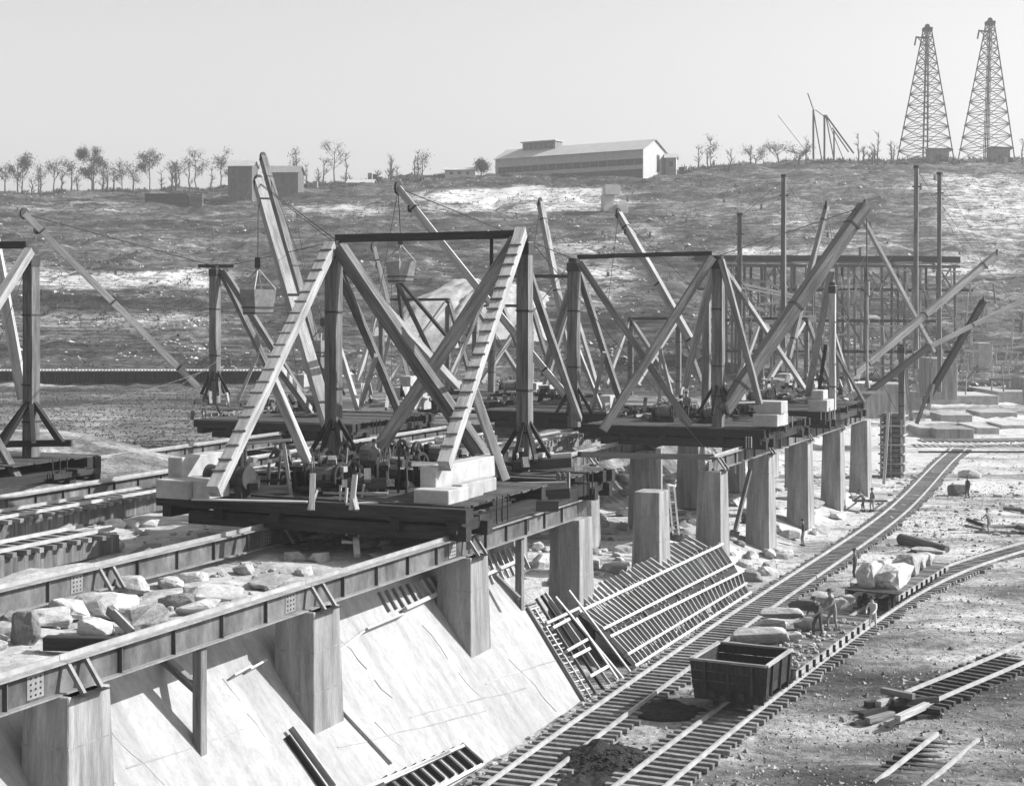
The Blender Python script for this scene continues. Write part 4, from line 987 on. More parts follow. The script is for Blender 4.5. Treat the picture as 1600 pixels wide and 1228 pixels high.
for i in range(500):
    a = G(945, 1190, .05)+Vector((random.gauss(0, .95), random.gauss(0, .85), 0)); q = max(0, 1-math.hypot((a.x-G(945, 1190, .05).x)/1.75, (a.y-G(945, 1190, .05).y)/1.6)); a.z = .03+.5*(1-(1-q)**2); it.append((a, random.uniform(.03, .1)))
rubble('coal_lumps', it, 'coal', 'loose lumps of coal on and around the coal heap', 'coal')

# ---------------------------------------------------------------- slatted formwork on the slope
def SH(x, y, off=.12): return slope_hit(x, y, off)
t = thing('slatted_formwork', 'slatted timber formwork panels leaning on the slope beside the track', 'formwork', SH(987, 1040))
nrm = (PE*1.3+Vector((0, 0, 1))).normalized()
wal = [((903, 957), (1128, 851)), ((940, 984), (1147, 880)), ((951, 996), (1160, 893)), ((978, 1024), (1165, 912)), ((990, 1042), (1172, 926))]
for a, b in wal: beam('waler', SH(*a, .32), SH(*b, .32), .12, .24, 'plank', t, up=nrm)
bands = [((903, 957), (1128, 851), (940, 984), (1147, 880), 34), ((951, 996), (1160, 893), (978, 1024), (1165, 912), 34), ((978, 1026), (1165, 914), (995, 1048), (1178, 934), 30), ((905, 935), (1080, 838), (925, 955), (1105, 852), 26)]
for a, b, c, d, n in bands:
    for i in range(n):
        u = (i+.5)/n; q = (a[0]+(b[0]-a[0])*u, a[1]+(b[1]-a[1])*u); r = (c[0]+(d[0]-c[0])*u, c[1]+(d[1]-c[1])*u)
        p0, p1 = SH(*q, .12), SH(*r, .12); e = (p1-p0).normalized()*random.uniform(.02, .25)
        beam('batten', p0-e, p1+e, .05, .16, 'plank', t, up=nrm)
for (a, b, c_, d_) in (((903, 957), (1128, 851), (995, 1046), (1176, 932)),):  # dark sheet added under the battens so the gaps between them look shaded
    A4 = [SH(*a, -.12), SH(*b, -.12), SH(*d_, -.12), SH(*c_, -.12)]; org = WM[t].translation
    link('gap_shade_sheet', meshd('gap_shade_sheet', [v-org for v in A4]+[v-org-nrm*.06 for v in A4], BF), 'dark_timber', t, Matrix.Translation(org))
for u in (.05, .3, .55, .8): # backing studs behind
    beam('stud', SH(905+225*u, 945-100*u, -.05), SH(990+190*u, 1040-110*u, -.05), .14, .14, MT, t, up=nrm)
t = thing('slatted_formwork', 'loose ladder-like form strips along the end edge of the concrete slope', 'formwork', SH(860, 1020))
for i in range(22):
    u = i/21; x, y = 826+92*u, 948+148*u
    beam('batten', SH(x-4, y-2, .1), SH(x+11, y-6, .1), .05, .12, 'plank' if i % 2 else MT, t, up=nrm)
for a, b, m in (((838, 935), (932, 1085), MT), ((846, 930), (945, 1080), DT), ((852, 926), (955, 1072), LT), ((824, 948), (916, 1100), MT), ((835, 952), (926, 1096), LT), ((880, 950), (972, 1065), DT)):
    beam('stringer', SH(*a, .15), SH(*b, .15), .1, .12, m, t, up=nrm)
for a, b in (((862, 982), (888, 968)), ((884, 1018), (916, 1000)), ((893, 1028), (920, 1014)), ((920, 1058), (948, 1042)), ((852, 975), (905, 950))):
    beam('cross_plank', SH(*a, .38), SH(*b, .38), .12, .2, 'plank', t, up=nrm)
for a, b, l in (((868, 932), (976, 1062), 'long pale plank lying down the slope, left one of the crossing pair'), ((889, 922), (990, 1056), 'long pale plank lying down the slope, right one of the crossing pair'), ((900, 965), (965, 1060), 'thin pale plank under the crossing pair')):
    t = thing('loose_plank', l, 'plank', SH(*b)); beam('plank', SH(*a, .6), SH(*b, .5), .14, .06, 'plank', t, up=nrm)
# forms at the head of the slope
t = thing('shutter_frame', 'broken shutter battens at the head of the slope left of the third pier', 'formwork', SH(650, 950))
for i in range(9):
    x = 596+11*i; beam('batten', SH(x-4, 925-i*3.2, .1), SH(x+13, 955-i*3.6, .1), .06, .12, 'plank' if i > 4 else MT, t, up=nrm)
beam('waler', SH(632, 952, .3), SH(680, 930, .3), .14, .22, 'plank', t, up=nrm); beam('waler', SH(570, 985, .3), SH(626, 962, .3), .08, .3, 'plank', t, up=nrm); beam('waler', SH(525, 1020, .2), SH(570, 985, .2), .06, .2, 'plank', t, up=nrm)
t = thing('shutter_frame', 'shutter battens between the third pier and the slim post', 'formwork', SH(780, 905))
for i in range(8): x = 758+8*i; beam('batten', SH(x-4, 872-i*3, .1), SH(x+13, 912-i*3.4, .1), .06, .12, 'plank', t, up=nrm)
beam('waler', SH(752, 902, .3), SH(802, 880, .3), .14, .25, 'plank', t, up=nrm)
for a, b, o_, l in (((455, 1136), (522, 1228), .35, 'pale plank propped down the slope at the bottom'), ((448, 1150), (512, 1240), .15, 'dark edged plank at the bottom of the slope beside the pale one'), ((532, 1106), (612, 1192), .12, 'slim dark batten lying on the slope right of the second pier'), ((175, 955), (205, 985), .1, 'short plank on edge near the diagonal brace')):
    t = thing('loose_plank', l, 'plank', SH(*b)); beam('plank', SH(*a, o_), SH(*b, o_), .07, .22 if o_ != .12 else .07, LT if o_ != .15 else DT, t, up=nrm)
t = thing('toe_form', 'ladder-like wooden form lying at the bottom toe of the slope', 'formwork', SH(680, 1215))
for a, b in (((560, 1236), (722, 1166)), ((640, 1256), (750, 1196)), ((596, 1224), (700, 1176))): beam('rail_board', SH(*a, .3), SH(*b, .3), .1, .22, 'plank', t, up=nrm)
for i in range(9): x = 606+i*15; beam('rung', SH(x-6, 1214-i*6.3, .16), SH(x+26, 1244-i*6.5, .16), .1, .2, DT, t, up=nrm)
t = thing('grout_ridges', 'thin mortar ridges left by the form boards on the pale slope', 'ridges', SH(700, 1050))
for a, b in (((535, 1000), (610, 1090)), ((660, 975), (745, 1085)), ((700, 1085), (870, 1032)), ((640, 1120), (820, 1075)), ((560, 1100), (640, 1180)), ((150, 1125), (260, 1228)), ((345, 1060), (430, 1170)), ((200, 1200), (380, 1140)), ((760, 990), (870, 1110)), ((480, 1180), (760, 1110))):
    p_ = [SH(a[0]+(b[0]-a[0])*u/6+random.uniform(-3, 3), a[1]+(b[1]-a[1])*u/6+random.uniform(-2, 2), .0) for u in range(7)]
    for u in range(6):
        if random.random() < .75: beam('ridge', p_[u], p_[u+1], .02+random.random()*.03, .03, 'pier_concrete', t, up=nrm)
for i, (x, y) in enumerate(((370, 1055), (395, 1045))):
    t = thing('form_board', ['weathered board let into the slope below the near girder', 'second weathered board let into the slope, right of the first'][i], 'board', SH(x, y)); beam('board', SH(x-12, y+6, .03), SH(x+14, y-8, .03), .06, .5, 'plank', t, up=nrm)

# ---------------------------------------------------------------- rail cars
def car_frame(P, d0):
    Q = resample(catmull(P), .25); acc = 0
    for a, b in zip(Q[:-1], Q[1:]):
        acc += (b-a).length
        if acc >= d0: d = (b-a); d.z = 0; d.normalize(); c = a.copy(); c.z = gz(c.x, c.y, False); return c, d
def nearest_d(P, x):
    Q = resample(catmull(P), .25); best = min(range(len(Q)), key=lambda i: abs(CX+F*Q[i].x/Q[i].y-x)); return best*.25
def wheelset(t, c, d, r, zr):
    e = Vector((d.y, -d.x, 0))
    for s_ in (-.72, .72): disc('wheel', c+e*s_+Vector((0, 0, zr+r)), e, r, .12, 'dark_steel', t)
    cyl('axle', c-e*.8+Vector((0, 0, zr+r)), c+e*.8+Vector((0, 0, zr+r)), .06, 'dark_steel', t, 8)
ZR = .30
c, d = car_frame(PB, nearest_d(PB, 1160)); e = Vector((d.y, -d.x, 0)); rz = math.atan2(d.y, d.x)-math.pi/2
t = thing('coal_car', 'small empty black dump car with flared wooden sides on the right track', 'rail car', c)
for a in (-.75, .75): wheelset(t, c+d*a, d, .33, ZR)
for s_ in (-.55, .55): beam('sill', c+d*-1.8+e*s_+Vector((0, 0, .98)), c+d*1.8+e*s_+Vector((0, 0, .98)), .18, .24, 'dark_steel', t)
for a in (-1.5, 0, 1.5): beam('cross_bearer', c+d*a-e*1.0+Vector((0, 0, 1.15)), c+d*a+e*1.0+Vector((0, 0, 1.15)), .14, .14, 'dark_timber', t)
def quad_slab(name, pts, th, m, t):
    P = [Vector(p) for p in pts]; n = (P[1]-P[0]).cross(P[3]-P[0]).normalized()*th; org = WM[t].translation
    return link(name, meshd(name, [p-org for p in P]+[p+n-org for p in P], BF), m, t, Matrix.Translation(org))
def cp(a, b, z): return c+d*a+e*b+Vector((0, 0, z))
LB, LTp, WB, WT, z0, z1 = 1.54, 1.6, 1.36, 1.44, 1.15, 2.12
quad_slab('floor', [cp(-LB, -WB, z0), cp(LB, -WB, z0), cp(LB, WB, z0), cp(-LB, WB, z0)], .06, 'dark_timber', t)
nb = 4
for k in range(nb):
    za, zb = z0-.45*(1)+ (z1-z0+.45)*k/nb+.01, z0-.45+(z1-z0+.45)*(k+1)/nb-.01
    def wy(z): return WB+(WT-WB)*(z-z0)/(z1-z0)
    def ly(z): return LB+(LTp-LB)*(z-z0)/(z1-z0)
    if zb > z0: 
        for sg in (-1, 1): quad_slab('side_board', [cp(-ly(za), sg*wy(za), za), cp(ly(za), sg*wy(za), za), cp(ly(zb), sg*wy(zb), zb), cp(-ly(zb), sg*wy(zb), zb)], .05*sg, 'dark_timber', t)
    for sg in (-1, 1): quad_slab('end_board', [cp(sg*ly(za), -wy(za), za), cp(sg*ly(za), wy(za), za), cp(sg*ly(zb), wy(zb), zb), cp(sg*ly(zb), -wy(zb), zb)], -.05*sg, 'dark_timber', t)
for sg in (-1, 1):
    beam('rim', cp(-LTp, sg*WT, z1+.03), cp(LTp, sg*WT, z1+.03), .16, .08, LT, t); beam('rim', cp(sg*LTp, -WT, z1+.03), cp(sg*LTp, WT, z1+.03), .16, .08, MT, t)
    for a in (-1.1, 0, 1.1): beam('stake', cp(a, sg*(WB+.08), 1.0), cp(a, sg*(WT+.08), z1), .1, .1, 'dark_steel', t)
    for b in (-.9, 0, .9): beam('end_post', cp(sg*(LB+.1), b, 1.0), cp(sg*(LTp+.1), b, z1), .1, .1, 'dark_steel', t)
    box('coupler', cp(sg*1.95, 0, .85), .22, .5, .2, 'dark_steel', t, rz)
def flatcar(dd, L, label, n=2, wd=1.35, load=None):
    c, d = car_frame(PB, dd); e = Vector((d.y, -d.x, 0)); t = thing('flatcar', label, 'flatcar', c, 'stone flatcars')
    q = lambda a, b, z: c+d*a+e*b+Vector((0, 0, z))
    for a in (-L/2+.9, L/2-.9):
        for b in (-.45, .45): wheelset(t, c+d*(a+b), d, .28, ZR)
    for s_ in (-wd+.08, wd-.08): beam('side_sill', q(-L/2, s_, .98), q(L/2, s_, .98), .14, .3, LT if s_ > 0 else MT, t)
    k = int(L/.3)
    for i in range(k): beam('deck_plank', q(-L/2+(i+.5)*L/k, -wd, 1.16), q(-L/2+(i+.5)*L/k, wd, 1.16), L/k-.02, .06, 'tie_dark' if random.random() < .6 else MT, t, up=Vector((0, 0, 1)))
    for i in range(int(L/1.0)):
        for s_ in (-wd-.04, wd+.04): beam('stake_pocket', q(-L/2+.4+i, s_, .8), q(-L/2+.4+i, s_, 1.1), .08, .1, 'dark_steel', t)
    return c, d, e
D0 = nearest_d(PB, 1160)
c, d, e = flatcar(D0+8.3, 11.5, 'long flatcar with stones and two men on it, coupled behind the coal car')
EARTH = (c, d)
c, d, e = flatcar(D0+25.5, 10.5, 'flatcar loaded with great blocks of stone')
for a, b, sx, sy, sz, m, l in ((-2.4, .3, 2.3, 1.2, .72, 'rock', 'huge striped block of stone on the near end of the loaded flatcar'), (1.0, .1, 1.3, 1.1, .75, 'rock', 'block of stone in the middle of the loaded flatcar'), (3.2, 0, 1.1, 1.0, .5, 'rock', 'pale stone at the far end of the loaded flatcar'), (4.5, .1, .8, .9, .45, 'rock', 'grey stone at the very far end of the loaded flatcar'), (-.2, -.8, 1.2, .6, .6, 'pale_rock', 'pale slab on the inner side of the loaded flatcar'), (-3.2, -.7, 1.4, .8, .85, 'pale_rock', 'pale stone lit behind the huge block')):
    boulder(c+d*a+e*b+Vector((0, 0, 1.2)), sx, sy, sz, l, m, k=3, rz=math.atan2(d.y, d.x), sink=0.05)
# heap of timbers at the end of the short track
t = thing('timber_heap', 'heap of dark old timbers at the end of the short track', 'timbers', G(1400, 1115))
for x0, y0, x1, y1, z, m in ((1378, 1078, 1428, 1088, .75, MT), (1345, 1118, 1400, 1102, .3, DT), (1352, 1100, 1408, 1097, .35, DT), (1395, 1098, 1465, 1092, .5, DT), (1400, 1104, 1470, 1112, .3, DT), (1372, 1100, 1396, 1090, .5, LT), (1402, 1122, 1448, 1101, .45, LT), (1355, 1126, 1395, 1115, .15, MT), (1430, 1122, 1470, 1118, .1, DT), (1385, 1132, 1412, 1124, .1, LT)):
    beam('timber', G(x0, y0, z), G(x1, y1, z), .24, .22, m, t, .012)
t = thing('timber_heap', 'spread of old logs and timbers at the right edge beyond the open ground', 'timbers', G(1560, 815))
for i in range(11):
    x, y = random.uniform(1500, 1600), random.uniform(792, 842); a = random.uniform(-.1, .35); cyl('log', G(x, y, .1), G(x+random.uniform(25, 60), y+random.uniform(-2, 14), .1), random.uniform(.08, .15), random.choice([MT, DT, MT]), t, 8)
t = thing('fallen_log', 'thick tapering log lying beyond the loaded flatcar', 'log', G(1440, 850)); cyl('log', G(1408, 842, .35), G(1480, 858, .3), .38, MT, t, 12, .22)
t = thing('cross_bank_wall', 'dark low timber wall carrying the cross track at the right', 'wall', G(1520, 706))
for i in range(4): beam('wall_board', G(1435, 706, .12+.2*i-.3), G(1680, 706, .12+.2*i-.3), .12, .18, DT, t)

# ---------------------------------------------------------------- timber column form, concrete masses at right
t = thing('column_form', 'boarded timber column form beside the last pier', 'formwork', G(1395, 748)); c = G(1395, 746, 0)
for i in range(13):
    z = .1+i*.45; box('form_board', c+Vector((0, 0, z)), 1.7, 1.7, .36, MT, t, ARZ)
for a, b in ((-.9, -.9), (.9, -.9), (0, -.95), (.9, .9), (.95, 0), (-.9, .9)): beam('upright', c+PE*a+AL*b, c+PE*a+AL*b+Vector((0, 0, 6)), .14, .14, LT, t)
for i in range(7): beam('yoke', c+PE*1.1-AL*1.1+Vector((0, 0, .5+.85*i)), c-PE*1.1-AL*1.1+Vector((0, 0, .5+.85*i)), .12, .14, LT if i % 2 else MT, t); beam('yoke', c+PE*1.1-AL*1.2+Vector((0, 0, .5+.85*i)), c+PE*1.1+AL*1.2+Vector((0, 0, .5+.85*i)), .12, .14, LT, t)
beam('shore', T(1381, 755, 133), T(1388, 645, 137), .25, .3, LT, t)
def mass(x0, y0, x1, y1, Y, dep, label, rz=0, m='block_concrete'):
    a, b = T(x0, y1, Y), T(x1, y1, Y); o = box('concrete_mass', Vector(((a.x+b.x)/2, Y+dep/2, a.z-1)), b.x-a.x, dep, (y1-y0)/F*Y+1, m, None, rz, .06); tag(o, label, 'concrete block', 'concrete masses at the right')
mass(1436, 668, 1460, 690, 176, 6, 'pale concrete monolith nearest the curve at the right')
mass(1462, 670, 1522, 692, 174, 5, 'long grey concrete monolith right of the pale one', m='pier_concrete')
mass(1526, 668, 1562, 692, 178, 8, 'pale concrete monolith right of the long grey one')
mass(1450, 618, 1560, 640, 205, 10, 'broad pale concrete mass behind the monoliths')
mass(1560, 612, 1640, 645, 210, 14, 'concrete mass at the right edge')
mass(1456, 560, 1496, 612, 190, 6, 'tall grey concrete stump among the far scaffolds', m='pier_concrete')
mass(1350, 600, 1420, 640, 165, 5, 'dark grey concrete wall behind the last platform', m='pier_concrete')
mass(1470, 648, 1520, 664, 188, 5, 'low stepped concrete block behind the long grey monolith')
mass(1530, 644, 1590, 662, 192, 6, 'low stepped concrete block at the right behind the pale monolith')
mass(1565, 664, 1640, 690, 182, 8, 'pale concrete monolith at the right edge of the row')
mass(1400, 612, 1440, 632, 198, 5, 'small pale concrete block beside the slender mast')
mass(1600, 590, 1660, 622, 215, 8, 'pale stepped concrete mass cut by the right edge')
mass(1529, 536, 1551, 560, 200, 4, 'small white concrete head at the right')

# ---------------------------------------------------------------- far trestle and scaffold
t = thing('timber_trestle', 'long multi-storey timber trestle in the haze at the right below the hill', 'trestle', T(1350, 600, 225))
Y = 226
for row, dy in ((0, 0), (1, 7)):
    for i in range(17):
        x = 1120+i*23; ztop = T(x, 414, Y).z; X = (x-CX)/F*Y
        jx = random.uniform(-.5, .5); beam('post', Vector((X+jx*1.6, Y+dy, gz(X, Y+dy, False)-1)), Vector((X+jx, Y+dy, ztop)), random.uniform(.22, .42), .35, random.choice([MT, MT, LT]), t)
for y in (415, 452, 500, 548):
    xe = {415: 1500, 452: 1520, 500: 1470, 548: 1540}[y]; beam('cap_beam', T(1090, y, Y), T(xe, y+2, Y), .4, .4, DT if y > 420 else MT, t); beam('cap_beam', T(1090, y, Y+7), T(xe, y+2, Y+7), .4, .4, DT, t)
beam('deck_edge', T(1085, 404, Y-1), T(1500, 406, Y-1), .5, .9, DT, t); beam('deck_edge', T(1085, 409, Y-1.6), T(1460, 412, Y-1.6), .2, .2, MT, t); 
for i in range(16):
    x = 1120+i*23
    for y in (415, 452, 500):
        if (i+y) % 3: beam('brace', T(x, y, Y-.3), T(x+23, y+(37 if y < 440 else 48), Y-.3), .2, .2, MT, t)
        if (i*7+y) % 4 == 0: beam('brace', T(x+23, y, Y-.5), T(x, y+(37 if y < 440 else 48), Y-.5), .2, .2, MT, t)
link('deck', meshd('deck', [T(1085, 403, Y-1)-WM[t].translation, T(1500, 405, Y-1)-WM[t].translation, T(1500, 405, Y-1)+Vector((0, 9, 0))-WM[t].translation, T(1085, 403, Y-1)+Vector((0, 9, 0))-WM[t].translation], [(0, 1, 2, 3)]), 'dark_timber', t, Matrix.Translation(WM[t].translation))
t = thing('scaffold', 'pale plank scaffold stages in front of the trestle', 'scaffold', T(1200, 560, 190))
for a, b, c_, w_ in (((1160, 444), (1245, 462), 0, .3), ((1160, 450), (1250, 468), 0, .25), ((1162, 456), (1246, 472), 1, .2), ((1165, 478), (1200, 486), 0, .5), ((1185, 476), (1218, 472), 0, .3), ((1185, 500), (1230, 498), 0, .5), ((1190, 506), (1240, 502), 0, .3), ((1245, 500), (1275, 498), 0, .9), ((1195, 470), (1212, 495), 1, .2), ((1212, 468), (1196, 498), 1, .2)):
    beam('stage_plank', T(*a, 190+c_), T(*b, 190+c_), .4, w_, 'plank', t)
for x in (1163, 1185, 1205, 1228, 1245, 1270): beam('scaffold_pole', T(x, 600, 190.5), T(x, 446, 190.5), .22, .22, MT, t)
t = thing('scaffold', 'dense pale scaffolding around the concrete stump at the right', 'scaffold', T(1500, 600, 180))
rr = random.Random(3)
for i in range(190):
    x, y = (rr.uniform(1425, 1620), rr.uniform(480, 600)) if i < 80 else (rr.uniform(1140, 1640), rr.uniform(405, 590)); k = rr.random()
    q = (x+rr.uniform(-6, 6), y+rr.uniform(15, 45)) if k < .45 else ((x+rr.uniform(20, 60), y+rr.uniform(-3, 3)) if k < .8 else (x+rr.uniform(15, 30), y+rr.uniform(-30, 30)))
    Yq = rr.uniform(183, 200) if i < 80 else rr.uniform(206, 222); beam('scaffold_pole', T(x, y, Yq), T(*q, Yq), rr.uniform(.12, .3), rr.uniform(.12, .25), rr.choice([LT, LT, MT]), t)

# ---------------------------------------------------------------- wooden trestle line across the left meadow
t = thing('low_trestle', 'long low row of ties on piles crossing the left hillside', 'trestle', T(200, 600, 203)); Y = 203
beam('deck_stringer', T(-80, 583, Y+.6), T(432, 583, Y+.6), .4, .5, DT, t)
tm = meshd('tie', *boxmesh(.26, 2.4, .22)); tm.materials.append(MATS['plank'])
tp = meshd('pile', *boxmesh(.24, .3, 1.9)); tp.materials.append(MATS['dark_timber'])
for i in range(100):
    x = -78+i*5.1; v = T(x, 580, Y); link('tie', tm, None, t, Matrix.Translation(v)); link('pile', tp, None, t, Matrix.Translation(v-Vector((0, -.3, 1.9))))
beam('rail', T(-80, 578, Y), T(432, 578, Y), .08, .12, MT, t)
beam('backing_wall', T(-80, 592, Y+1.0), T(432, 592, Y+1.0), .3, 2.2, DT, t)

# ---------------------------------------------------------------- hilltop: warehouse and sheds
def gable(name, label, a, b, wid, zb, he, hr, wall, roof, group=None, cat='shed'):
    """a->b: near long wall line (ground plan), wid goes away from the camera"""
    a, b = Vector((a[0], a[1], zb)), Vector((b[0], b[1], zb)); u = (b-a).normalized(); v = Vector((-u.y, u.x, 0)); L = (b-a).length
    t = thing(name, label, cat, a, group); q = lambda s, p, z: a+u*s+v*p+Vector((0, 0, z))-a
    def ms(nm, V, Fc, m, par=t): return link(nm, meshd(nm, V, Fc), m, par, Matrix.Translation(a))
    ms('long_wall', [q(0, 0, -4), q(L, 0, -4), q(L, 0, he), q(0, 0, he), q(0, .2, -4), q(L, .2, -4), q(L, .2, he), q(0, .2, he)], BF, wall)
    ms('rear_wall', [q(0, wid-.2, -4), q(L, wid-.2, -4), q(L, wid-.2, he), q(0, wid-.2, he), q(0, wid, -4), q(L, wid, -4), q(L, wid, he), q(0, wid, he)], BF, wall)
    for s in (0.01, L-.21):
        V = [q(s, .21, -4), q(s, wid-.21, -4), q(s, wid-.21, he), q(s, wid/2, hr-.15), q(s, .21, he)]; V += [x+u*.2 for x in V]
        ms('gable_wall', V, [(0, 1, 2, 3, 4), (9, 8, 7, 6, 5), (0, 5, 6, 1), (1, 6, 7, 2), (2, 7, 8, 3), (3, 8, 9, 4), (4, 9, 5, 0)], 'white_wall' if s > 1 and name != 'plant_building' else wall)
    for sg in (0, 1):
        e0 = -.5 if sg == 0 else wid+.5; V = [q(-.5, e0, he-.12), q(L+.5, e0, he-.12), q(L+.5, wid/2, hr), q(-.5, wid/2, hr)]; V += [x+Vector((0, 0, .15)) for x in V]
        ms('roof_slope', V, BF, roof)
    return t, q, L, a, ms
t, q, L, a, ms = gable('warehouse', 'long pale gabled warehouse with roof monitor on the skyline', (-5.2, 480), (38.4, 450), 14, 56.6, 5.9, 9.4, 'shed_wall', 'corrugated_roof', cat='warehouse')
for k in range(17):
    s = 1.2+k*3.05; ms('window', [q(s, -.06, 1.5), q(s+2.85, -.06, 1.5), q(s+2.85, -.06, 3.3), q(s, -.06, 3.3), q(s, -.01, 1.5), q(s+2.85, -.01, 1.5), q(s+2.85, -.01, 3.3), q(s, -.01, 3.3)], BF, 'dark_timber')
ms('fascia', [q(-.3, -.12, 3.5), q(L, -.12, 3.5), q(L, -.12, 3.7), q(-.3, -.12, 3.7), q(-.3, .0, 3.5), q(L, .0, 3.5), q(L, 0, 3.7), q(-.3, 0, 3.7)], BF, 'white_wall')
ms('foundation', [q(-.3, -.3, -4), q(L, -.3, -4), q(L, -.3, .2), q(-.3, -.3, .2), q(-.3, .0, -4), q(L, .0, -4), q(L, 0, .2), q(-.3, 0, .2)], BF, 'dark_timber')
m0, m1 = L*.13, L*.36
ms('roof_monitor', [q(m0, 5, 8.2), q(m1, 5, 8.2), q(m1, 9, 8.2), q(m0, 9, 8.2), q(m0, 5, 11), q(m1, 5, 11), q(m1, 9, 11), q(m0, 9, 11)], BF, 'grey_wall')
ms('monitor_roof', [q(m0-.4, 4.3, 11.0), q(m1+.4, 4.3, 11), q(m1+.4, 9.7, 11), q(m0-.4, 9.7, 11), q(m0-.4, 4.3, 11.3), q(m1+.4, 4.3, 11.3), q(m1+.4, 9.7, 11.3), q(m0-.4, 9.7, 11.3)], BF, 'corrugated_roof')
for k in range(6): s = m0+.6+k*(m1-m0-1)/6; ms('monitor_window', [q(s, 4.93, 8.9), q(s+1.4, 4.93, 8.9), q(s+1.4, 4.93, 10.7), q(s, 4.93, 10.7), q(s, 5, 8.9), q(s+1.4, 5, 8.9), q(s+1.4, 5, 10.7), q(s, 5, 10.7)], BF, 'dark_glass')
ms('end_door', [q(L+.0, 8.2, 0), q(L+.08, 8.2, 0), q(L+.08, 9.8, 0), q(L, 9.8, 0), q(L, 8.2, 5), q(L+.08, 8.2, 5), q(L+.08, 9.8, 5), q(L, 9.8, 5)], BF, 'dark_glass')
def hp(x, y, Y): v = T(x, y, Y); return v
def shed(x0, x1, yb, ytop, yr, Y, dep, label, wall='white_wall', roof='corrugated_roof', name='shed'):
    a, b = T(x0, yb, Y), T(x1, yb, Y); return gable(name, label, (a.x, Y), (b.x, Y-.5), dep, a.z, (yb-ytop)/F*Y, (yb-yr)/F*Y, wall, roof, 'hilltop sheds')
def win(ms, q, s, z, w_=1.2, h=1.4): ms('window', [q(s, -.06, z), q(s+w_, -.06, z), q(s+w_, -.06, z+h), q(s, -.06, z+h), q(s, -.01, z), q(s+w_, -.01, z), q(s+w_, -.01, z+h), q(s, -.01, z+h)], BF, 'dark_glass')
_, q, L, a, ms = shed(695, 742, 276, 266, 261, 470, 6, 'low white shed left of the long warehouse'); [win(ms, q, s, .6, 1, .8) for s in (1.5, 4, 6.5)]
_, q, L, a, ms = shed(1040, 1056, 268, 247, 240, 458, 5, 'small shed just right of the long warehouse', 'grey_wall'); win(ms, q, 1, 1.5)
_, q, L, a, ms = shed(543, 582, 292, 286, 280, 455, 6, 'low hut with a pale roof in the middle of the skyline', 'grey_wall'); win(ms, q, 2, .3, 1, .6)
_, q, L, a, ms = shed(356, 394, 300, 260, 250, 430, 7, 'tall dark plant building behind the left boom tips', 'dark_wall', 'shed_wall', 'plant_building')
for s in (1.2, 3.2, 5.0): win(ms, q, s, 2.2, .9); win(ms, q, s, 4.8, .9)
_, q, L, a, ms = shed(412, 466, 294, 270, 258, 440, 9, 'grey gabled building right of the tall plant building', 'dark_wall', 'grey_wall', 'plant_building')
for s in (2, 5, 8): win(ms, q, s, 2.0)
t = thing('white_tank_stand', 'stack of white box-like housings on the slope below the warehouse', 'housing', T(955, 342, 392))
for x0, y0, x1, y1, Y in ((941, 304, 958, 340, 392), (943, 290, 967, 305, 391.5), (962, 320, 979, 334, 390)):
    a, b = T(x0, y1, Y), T(x1, y1, Y); box('housing_box', Vector(((a.x+b.x)/2, Y, a.z)), b.x-a.x, 3, (y1-y0)/F*Y, 'white_wall', t, .2, .05)
t = thing('log_stack', 'long dark stack of lumber on the brow of the hill at the left', 'lumber stack', T(265, 322, 420))
for i in range(6): beam('lumber_layer', T(228, 322-i*3.4, 418), T(294, 322-i*3.4, 418), 3, .55, DT, t)
for i in range(6): beam('lumber_layer', T(297, 322-i*3.4, 418), T(317, 322-i*3.4, 418.3), 3, .3, MT, t)
rr = random.Random(9)
for i in range(14):
    x = rr.choice([rr.uniform(1060, 1300), rr.uniform(1300, 1600), rr.uniform(470, 760)]); Y = rr.uniform(455, 475); z = gz((x-CX)/F*Y, Y); y = HY+(CH-z)*F/Y
    t = thing('supply_pile', 'dark pile of stores on the skyline '+('left of the warehouse' if x < 780 else 'just right of the warehouse' if x < 1180 else 'near the gin poles' if x < 1390 else 'beside the lattice towers'), 'stores', (((x-CX)/F*Y), Y, z), 'stores on the skyline')
    for k in range(3): box('crate', Vector(((x-CX)/F*Y+k*1.6-1.5, Y+rr.uniform(-.4, .4), z-.2)), rr.uniform(1, 1.7), 1.4, rr.uniform(.7, 2.0), rr.choice(['dark_timber', 'grey_wall', 'mid_timber']), t, rr.uniform(-.2, .2))

